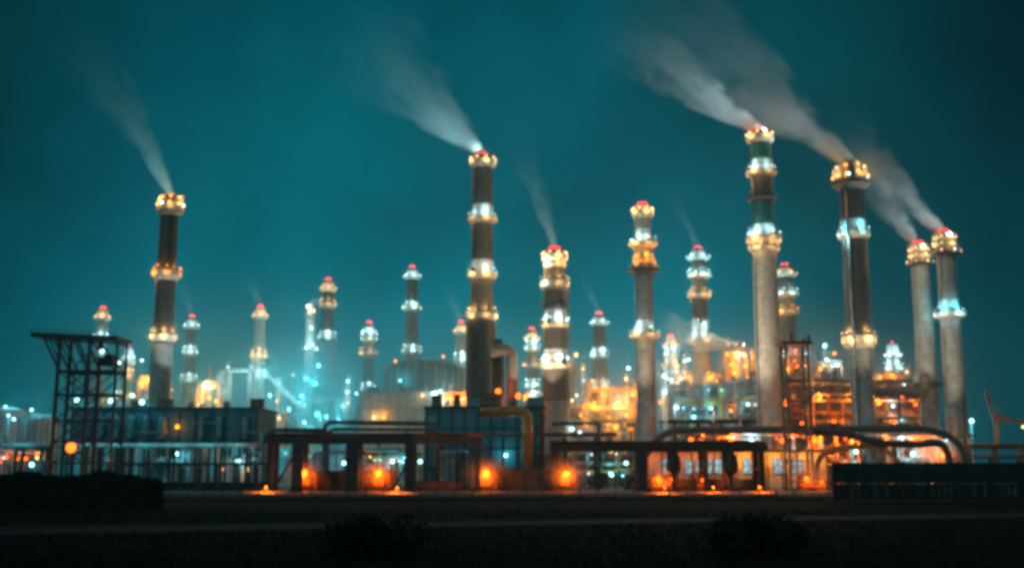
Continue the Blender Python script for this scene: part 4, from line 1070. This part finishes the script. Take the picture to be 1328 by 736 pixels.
# barrier wall in front right and the low fence
d = 158
a, b = at(1079, 601, d), at(1420, 601, d)
root = thing('barrier_wall', ((a.x+b.x)/2, d, 0), 'dark slatted barrier wall standing before the orange lit yard', 'barrier')
H = a.z
m = MB(); m.box(((a.x+b.x)/2, d, H*.74), (b.x-a.x, .3, H*.52)); m.build('panel', 'dark_steel', root)
m = MB(); m.box(((a.x+b.x)/2, d+.55, H*.25), (b.x-a.x, .12, H*.40)); m.build('lower_panel', 'brown_facade', root)
m = MB(); rr = random.Random(8); x = a.x
while x < b.x:
    m.box((x, d, H*.24), (rr.choice([.25, .4, .4, .7]), .16, H*.45)); x += rr.uniform(.55, 1.1)
m.box(((a.x+b.x)/2, d+.12, H*.13), (b.x-a.x, .06, .25)); m.build('slat', 'dark_steel', root)
x = a.x
while x < b.x+.1:
    m = MB(); m.box((x, d-.32, H/2+.15), (.3, .3, H+.3)); m.build('post', 'dark_steel', root); x += 4.4
m = MB(); m.box(((a.x+b.x)/2, d, H+.08), (b.x-a.x, .5, .14)); m.build('coping', 'dark_steel', root)
d = 164
a, b = at(196, 640, d), at(1078, 640, d)
root = thing('chain_fence', ((a.x+b.x)/2, d, 0), 'low dark wire fence along the yard edge between hedge and barrier wall', 'fence')
x = a.x; H = 1.7
while x <= b.x+.1:
    m = MB(); m.tube([(x, d, 0), (x, d, H)], .09, 6); m.build('post', 'dark_steel', root); x += 2.6
m = MB()
for z in (.15, .9, H): m.bar((a.x, d, z), (b.x, d, z), .08)
m.build('rail', 'dark_steel', root)
m = MB(); x = a.x
while x < b.x:
    m.bar((x, d+.04, .15), (x, d+.04, H), .04); x += .42
m.build('wire', 'dark_steel', root)
def gpipe(label, u0, u1, d, z, r, mat):
    a, b = at(u0, 640, d), at(u1, 640, d); root = thing('ground_pipeline', ((a.x+b.x)/2, d, 0), label, 'pipeline', 'pipelines along the ground')
    m = MB(); m.tube([(a.x, d, z), (b.x, d, z)], r, 10); m.build('pipe', mat, root)
    m = MB(); x = a.x+1
    while x < b.x: m.box((x, d, (z-r)/2), (.5, 1.2, z-r)); x += 5
    m.build('sleeper', 'dark_concrete', root)
gpipe('grey pipeline on sleepers, nearest of the ground lines to the fence', 190, 1078, 168, .34, .2, 'galvanised')
gpipe('dark pipeline on sleepers, middle one of the ground lines', 190, 1078, 171, .34, .18, 'rust')
gpipe('rusty pipeline on sleepers, farthest of the ground lines from the fence', 190, 1000, 174, .36, .2, 'dark_steel')

# added floodlights on invented masts, put in to light the shafts
def flood(label, u, v, d, aims, power, kind='warm', color=(1., .86, .62)):
    p = at(u, v, d); root = thing('added_flood_mast', (p.x, d, 0), label, 'floodlight', 'added floodlight masts')
    m = MB(); m.tube([(p.x, d, 0), (p.x, d, p.z)], .16, 8); m.build('pole', 'dark_steel', root)
    for i, (au, av, ad, w, ang) in enumerate(aims):
        m = MB(); q = Vector((p.x+(i-.5)*1.1, d+.3, p.z+.3)); m.box(q, (.8, .5, .6)); m.build('added_flood_head', 'dark_steel', root)
        spot(root, q+Vector((0, .45, .1)), at(au, av, ad), kind, power*w, ang, color=color)
W = (1., .84, .6)
flood('added floodlight mast beside the thick orange bent pipe', 700, 524, 304, [(626, 380, 330, .5, 44), (719, 450, 320, .5, 40)], 60000, color=W)
flood('added floodlight mast over the thick post of the black pipe frame', 818, 552, 264, [(833, 430, 290, .45, 44), (985, 430, 290, .9, 40)], 60000, color=W)
flood('added floodlight mast before the grey end of the works', 925, 551, 266, [(985, 400, 290, .9, 50), (905, 420, 380, .5, 26)], 60000, color=W)
flood('added floodlight mast beside the great arched pipe end', 1140, 547, 264, [(1102, 380, 295, .5, 50), (1191, 420, 300, .6, 40)], 60000, color=W)
flood('added floodlight mast beyond the outermost stack', 1262, 566, 262, [(1224, 430, 290, .28, 50), (1191, 440, 300, .25, 40)], 60000, color=W)
flood('added amber floodlight mast hard by the tallest stack on its works side', 1010, 520, 312, [(985, 440, 290, .5, 70), (985, 300, 290, .8, 60)], 30000, color=(1, .4, .06))
flood('added amber floodlight mast hard by the pale flared stack on its works side', 858, 548, 306, [(833, 500, 290, .4, 70), (833, 420, 290, .5, 60)], 26000, color=(1, .4, .06))
flood('added amber floodlight mast between the dark brown stack and the brown elbow duct', 1126, 520, 318, [(1102, 470, 295, .4, 70), (1191, 430, 300, .5, 50)], 26000, color=(1, .4, .06))
flood('added floodlight mast rising behind the dark shed', 262, 526, 309, [(222, 420, 330, 1.0, 40), (338, 440, 400, 1.0, 30)], 60000, color=(.7, .95, 1.))

# ------------------------------------------------------------------ smoke and haze
SMK = 2.4
def smoke(label, start, end, dens, r0, r1, colr=(.88, .96, .97), bend=0., lamp=0., seed=0., lampcol=(.68, .95, 1.), fade=2.2, aniso=.2, up=0.):
    a, b = Vector(start), Vector(end); L = (b-a).length
    me_h = MB(); n = 12; seg = 16
    # a curved, widening tube in plume space: axis along z, sagging along x
    rings = []
    for k in range(n+1):
        t = k/n; rr_ = (r0+(r1-r0)*t)*1.12+.1; cx = bend*L*(t*t-t)
        i = len(me_h.v); rings.append(i)
        me_h.v += [Vector((cx+rr_*cos(2*pi*q/seg), rr_*sin(2*pi*q/seg), t*L)) for q in range(seg)]
    for i, j in zip(rings, rings[1:]):
        for q in range(seg):
            w = (q+1) % seg; me_h.f.append((i+q, i+w, j+w, j+q)); me_h.sm.append(True)
    me_h.f.append(tuple(rings[0]+q for q in reversed(range(seg)))); me_h.sm.append(False)
    me_h.f.append(tuple(rings[-1]+q for q in range(seg))); me_h.sm.append(False)
    mt = bpy.data.materials.new('smoke'); mt.use_nodes = True; nt = mt.node_tree; nt.nodes.clear(); B_ = NB(nt)
    out = B_.n('ShaderNodeOutputMaterial'); pv = B_.n('ShaderNodeVolumePrincipled')
    pv.inputs['Color'].default_value = colr+(1,); pv.inputs['Anisotropy'].default_value = aniso
    tc = B_.n('ShaderNodeTexCoord'); sx = B_.n('ShaderNodeSeparateXYZ'); B_.l(tc.outputs['Object'], sx.inputs[0])
    def M(op, x, y=None, z=None):
        nd = B_.n('ShaderNodeMath', operation=op)
        for i, q in enumerate((x, y, z)):
            if q is None: continue
            if isinstance(q, (int, float)): nd.inputs[i].default_value = q
            else: B_.l(q, nd.inputs[i])
        return nd.outputs[0]
    t = M('DIVIDE', sx.outputs['Z'], L)
    ns = B_.n('ShaderNodeTexNoise'); ns.inputs['Scale'].default_value = 1.0; ns.inputs['Detail'].default_value = 5; ns.inputs['Roughness'].default_value = .6
    mp = B_.n('ShaderNodeMapping'); mp.inputs['Scale'].default_value = (2.6/r1, 2.6/r1, 1.5/r1); mp.inputs['Location'].default_value = (seed, seed*1.7, -seed)
    B_.l(tc.outputs['Object'], mp.inputs[0]); B_.l(mp.outputs[0], ns.inputs['Vector'])
    nz = M('SUBTRACT', ns.outputs['Fac'], .5)
    cx = M('MULTIPLY', M('SUBTRACT', M('MULTIPLY', t, t), t), bend*L)
    rad = M('ADD', M('MULTIPLY', t, r1-r0), r0)
    x = M('SUBTRACT', sx.outputs['X'], cx)
    rr_ = M('DIVIDE', M('SQRT', M('ADD', M('MULTIPLY', x, x), M('MULTIPLY', sx.outputs['Y'], sx.outputs['Y']))), rad)
    # ragged edge: the noise pushes the rim in and out, more with distance from the lip
    rr2 = M('ADD', rr_, M('MULTIPLY', nz, M('ADD', M('MULTIPLY', M('MINIMUM', t, .35), 8.), 1.3)))
    core = M('MAXIMUM', M('SUBTRACT', 1.0, rr2), 0)
    core = M('MINIMUM', M('MULTIPLY', core, 2.2), 1)
    rim = M('MINIMUM', M('MAXIMUM', M('MULTIPLY', M('SUBTRACT', 1.1, rr_), 6), 0), 1)
    fd = M('POWER', M('MAXIMUM', M('SUBTRACT', 1.0, t), 0), fade)
    dn = M('DIVIDE', M('MULTIPLY', M('MULTIPLY', core, fd), M('MULTIPLY', rim, dens*SMK*r0)), rad)
    B_.l(dn, pv.inputs['Density']); B_.l(pv.outputs[0], out.inputs['Volume'])
    mt.cycles.volume_step_rate = .6 if hasattr(mt.cycles, 'volume_step_rate') else 1
    o = me_h.build('smoke_plume', mt)
    z = (b-a).normalized(); xax = Vector((0, 1, 0)).cross(z).normalized(); y = z.cross(xax)
    o.matrix_world = Matrix(((xax.x, y.x, z.x, a.x), (xax.y, y.y, z.y, a.y), (xax.z, y.z, z.z, a.z), (0, 0, 0, 1)))
    tag(o, label, 'smoke', 'smoke plumes')
    if up:
        mid = a.lerp(b, .38); g = a+Vector((-4.5, -5.5, -16))
        spot(None, g, a.lerp(b, .42), 'cool', up*.13, 58, 1., .8, color=lampcol).name = 'plume_fill_light'  # unseen uplight added to brighten the smoke
    if lamp:
        spot(None, a-z*1.5+Vector((0, -2.4, 0)), b, 'warm', lamp*2.2, 50, .8, .5, color=lampcol).name = 'plume_fill_light'  # unseen spot added at the lip to light the plume
    return o
def pl(key, label, ue, ve, dens, w0, w1, back=0, **kw):
    lip = S[key][1]; e = at(ue, ve, lip.y+back)
    k = mpp(ve, lip.y)
    return smoke(label, lip+Vector((0, 0, -.2)), e, dens, w0*k, w1*k, **kw)
pl('A', 'thin teal smoke drifting from the amber crowned stack above the shed', 40, -10, .10, 6, 60, bend=-.16, lamp=10000, up=200000, seed=1., lampcol=(.45, .95, 1.), colr=(.62, .96, 1.))
pl('B', 'broad teal smoke plume leaving the brown four gallery stack', 420, 20, .2, 7, 100, bend=-.14, lamp=45000, up=600000, seed=2.3, lampcol=(.6, .95, 1.), colr=(.68, .96, 1.))
pl('C', 'faint cyan smoke rising from the broad cream crowned stack', 655, 150, .09, 5, 30, bend=-.1, lamp=9000, up=260000, seed=3.1, colr=(.7, .97, 1.), lampcol=(.5, .95, 1.))
pl('F', 'dense pale smoke plume blown from the tallest green banded stack', 770, 10, .20, 8, 60, bend=.08, lamp=30000, up=600000, seed=4.4)
pl('H', 'long grey smoke plume blown from the dark amber crowned stack', 790, -60, .17, 9, 110, bend=.06, lamp=25000, up=330000, seed=5.2)
pl('I', 'grey smoke from the slim sand stack, lower of the joined pair', 1090, 190, .14, 6, 36, bend=.03, lamp=16000, seed=6.6)
pl('J', 'grey smoke from the outermost pale stack, upper of the joined pair', 1060, 140, .14, 6, 50, bend=.05, lamp=20000, up=250000, seed=7.9)
pl('E', 'wispy cyan smoke from the mid height four ring stack', 850, 215, .05, 4, 20, bend=-.05, lamp=6000, seed=8.3, lampcol=(.4, .9, 1.), colr=(.7, .97, 1.))
pl('c3', 'wispy cyan smoke from the stack behind the amber pipe yard', 735, 320, .05, 4, 14, bend=-.05, lamp=4000, seed=9.3, lampcol=(.4, .9, 1.), colr=(.7, .97, 1.))
pl('a10', 'wispy cyan smoke from the thin stack behind the fat base', 565, 345, .05, 4, 14, bend=-.05, lamp=4000, seed=10.3, lampcol=(.4, .9, 1.), colr=(.7, .97, 1.))
pl('a5', 'wispy cyan smoke from the slim conveyor stack', 312, 340, .05, 4, 14, bend=-.05, lamp=3000, seed=11.3, lampcol=(.4, .9, 1.), colr=(.7, .97, 1.))
pl('a4', 'wispy cyan smoke from the small stack with three white rings', 228, 345, .05, 4, 16, bend=-.05, lamp=3000, seed=12.3, lampcol=(.4, .9, 1.), colr=(.7, .97, 1.))
smoke('small tan smoke curl trailing from the heater module on the works roof', at(958, 446, 372), at(850, 420, 372), .5, 1.3, 7.5, bend=.25, seed=13.1, fade=1.2, lamp=9000, lampcol=(1, .75, .5))

def glow_mist(label, c, rx, rz, dens, colr, seed, ry=None):  # volumes put in round the lamps to carry their glow
    m = MB(); m.ball((0, 0, 0), 1.0, 20, 12)
    mt = bpy.data.materials.new('glow_mist'); mt.use_nodes = True; nt = mt.node_tree; nt.nodes.clear(); B_ = NB(nt)
    out = B_.n('ShaderNodeOutputMaterial'); pv = B_.n('ShaderNodeVolumePrincipled'); pv.inputs['Color'].default_value = colr+(1,); pv.inputs['Anisotropy'].default_value = .5
    tc = B_.n('ShaderNodeTexCoord'); ln = B_.n('ShaderNodeVectorMath', operation='LENGTH'); B_.l(tc.outputs['Object'], ln.inputs[0])
    ns = B_.n('ShaderNodeTexNoise'); ns.inputs['Scale'].default_value = 2.2; ns.inputs['Detail'].default_value = 3
    mp = B_.n('ShaderNodeMapping'); mp.inputs['Location'].default_value = (seed, seed, -seed); B_.l(tc.outputs['Object'], mp.inputs[0]); B_.l(mp.outputs[0], ns.inputs['Vector'])
    mr = B_.n('ShaderNodeMapRange', interpolation_type='SMOOTHSTEP'); mr.inputs['From Min'].default_value = 1.0; mr.inputs['From Max'].default_value = .1
    mr.inputs['To Min'].default_value = 0; mr.inputs['To Max'].default_value = dens; B_.l(ln.outputs['Value'], mr.inputs['Value'])
    mu = B_.n('ShaderNodeMath', operation='MULTIPLY'); B_.l(mr.outputs[0], mu.inputs[0]); B_.l(ns.outputs['Fac'], mu.inputs[1])
    B_.l(mu.outputs[0], pv.inputs['Density']); B_.l(pv.outputs[0], out.inputs['Volume'])
    o = m.build('glow_mist', mt); o.location = c; o.scale = (rx, ry or rx, rz); tag(o, label, 'glow_mist', 'mist for lamp glow', kind='stuff')
for i, (u, v, d_, rx, rz, de) in enumerate(((395, 613, 241, 5.5, 4.4, .2), (491, 613, 241, 6.5, 4.4, .2), (631, 613, 239, 6.5, 4.8, .2), (734, 613, 239, 6.5, 4.8, .2), (862, 620, 241, 6., 3.6, .18), (947, 620, 241, 4., 3.6, .18), (1050, 618, 241, 5., 4., .18))):
    glow_mist('mist added for the orange glow round a pump lamp', at(u, v, d_), rx, rz, de, (.95, .8, .62), i*3.3)
glow_mist('broad cyan mist low over the cyan module and the shed', Vector((-78, 360, 22)), 120, 54, .013, (.5, .96, 1.), 51., 75)
glow_mist('broad pale mist low over the round tank and the fat stack base', Vector((20, 365, 22)), 105, 46, .006, (.85, .97, 1.), 54., 75)
glow_mist('broad amber mist low over the works wings', Vector((95, 352, 24)), 95, 42, .006, (1., .85, .7), 57., 70)
glow_mist('mist added for the cyan glow in the cyan module', at(408, 508, 396), 30, 26, .04, (.35, .93, 1.), 30.)
glow_mist('mist added for the amber glow in the amber pipe yard', at(788, 524, 350), 16, 11, .05, (1., .9, .75), 34.)
glow_mist('mist added for the amber glow at the heater module on the works roof', at(956, 472, 366), 8, 8, .07, (1., .9, .75), 37.)
glow_mist('mist added for the orange glow by the end of the great arched pipe', at(1212, 582, 274), 9, 6, .10, (1., .9, .8), 39.)

# still air over the whole plant
hz = bpy.data.materials.new('haze'); hz.use_nodes = True; nt = hz.node_tree; nt.nodes.clear(); B_ = NB(nt)
out = B_.n('ShaderNodeOutputMaterial'); pv = B_.n('ShaderNodeVolumePrincipled')
pv.inputs['Color'].default_value = (.3, .88, .95, 1); pv.inputs['Density'].default_value = .00028; pv.inputs['Anisotropy'].default_value = .55
B_.l(pv.outputs[0], out.inputs['Volume'])
m = MB(); m.box((0, 730, 69), (3040, 1580, 140)); o = m.build('haze', hz); tag(o, 'thin night haze over the plant', 'haze', kind='stuff')

# ------------------------------------------------------------------ sky and added fill light
w = bpy.data.worlds.new('World'); sc.world = w; w.use_nodes = True
nt = w.node_tree; nt.nodes.clear(); B_ = NB(nt)
out = B_.n('ShaderNodeOutputWorld'); bg = B_.n('ShaderNodeBackground'); B_.l(bg.outputs[0], out.inputs[0])
tc = B_.n('ShaderNodeTexCoord'); sx = B_.n('ShaderNodeSeparateXYZ'); B_.l(tc.outputs['Generated'], sx.inputs[0])
el = B_.n('ShaderNodeValToRGB'); B_.l(sx.outputs['Z'], el.inputs['Fac'])
E = el.color_ramp.elements
E[0].position = 0.; E[0].color = (.002, .30, .38, 1)
E[1].position = .46; E[1].color = (.0, .062, .085, 1)
for pos, c in ((.07, (.001, .255, .325, 1)), (.15, (.0005, .185, .245, 1)), (.24, (.0, .125, .172, 1)), (.34, (.0, .095, .128, 1))):
    e = E.new(pos); e.color = c
ar = B_.n('ShaderNodeMapRange'); ar.inputs['From Min'].default_value = -.6; ar.inputs['From Max'].default_value = .6
B_.l(sx.outputs['X'], ar.inputs['Value'])
az = B_.n('ShaderNodeValToRGB'); B_.l(ar.outputs[0], az.inputs['Fac'])
A = az.color_ramp.elements
A[0].position = 0.; A[0].color = (.19, .19, .19, 1); A[1].position = 1.; A[1].color = (.1, .1, .1, 1)
for pos, c in ((.13, .33), (.34, .95), (.5, .98), (.68, .6), (.83, .2)):
    e = A.new(pos); e.color = (c, c, c, 1)
nz = B_.n('ShaderNodeTexNoise'); nz.inputs['Scale'].default_value = 5.5; nz.inputs['Detail'].default_value = 5; B_.l(tc.outputs['Generated'], nz.inputs['Vector'])
nm = B_.n('ShaderNodeMapRange'); nm.inputs['From Min'].default_value = .32; nm.inputs['From Max'].default_value = .66; nm.inputs['To Min'].default_value = .64; nm.inputs['To Max'].default_value = 1.16
B_.l(nz.outputs['Fac'], nm.inputs['Value'])
m1 = B_.n('ShaderNodeMix', data_type='RGBA', blend_type='MULTIPLY'); m1.inputs['Factor'].default_value = 1
B_.l(el.outputs[0], m1.inputs['A']); B_.l(az.outputs[0], m1.inputs['B'])
m2 = B_.n('ShaderNodeMix', data_type='RGBA', blend_type='MULTIPLY'); m2.inputs['Factor'].default_value = 1
B_.l(m1.outputs['Result'], m2.inputs['A']); B_.l(nm.outputs[0], m2.inputs['B'])
B_.l(m2.outputs['Result'], bg.inputs['Color']); bg.inputs['Strength'].default_value = 1.15
sl = bpy.data.lights.new('fill_sun', 'SUN'); sl.energy = .55; sl.angle = R(.5); sl.color = (.55, .9, 1)  # weak sun lamp added to fill the shafts and smoke
so = bpy.data.objects.new('fill_sun', sl); col.objects.link(so); so.rotation_euler = (R(58), 0, R(-38))
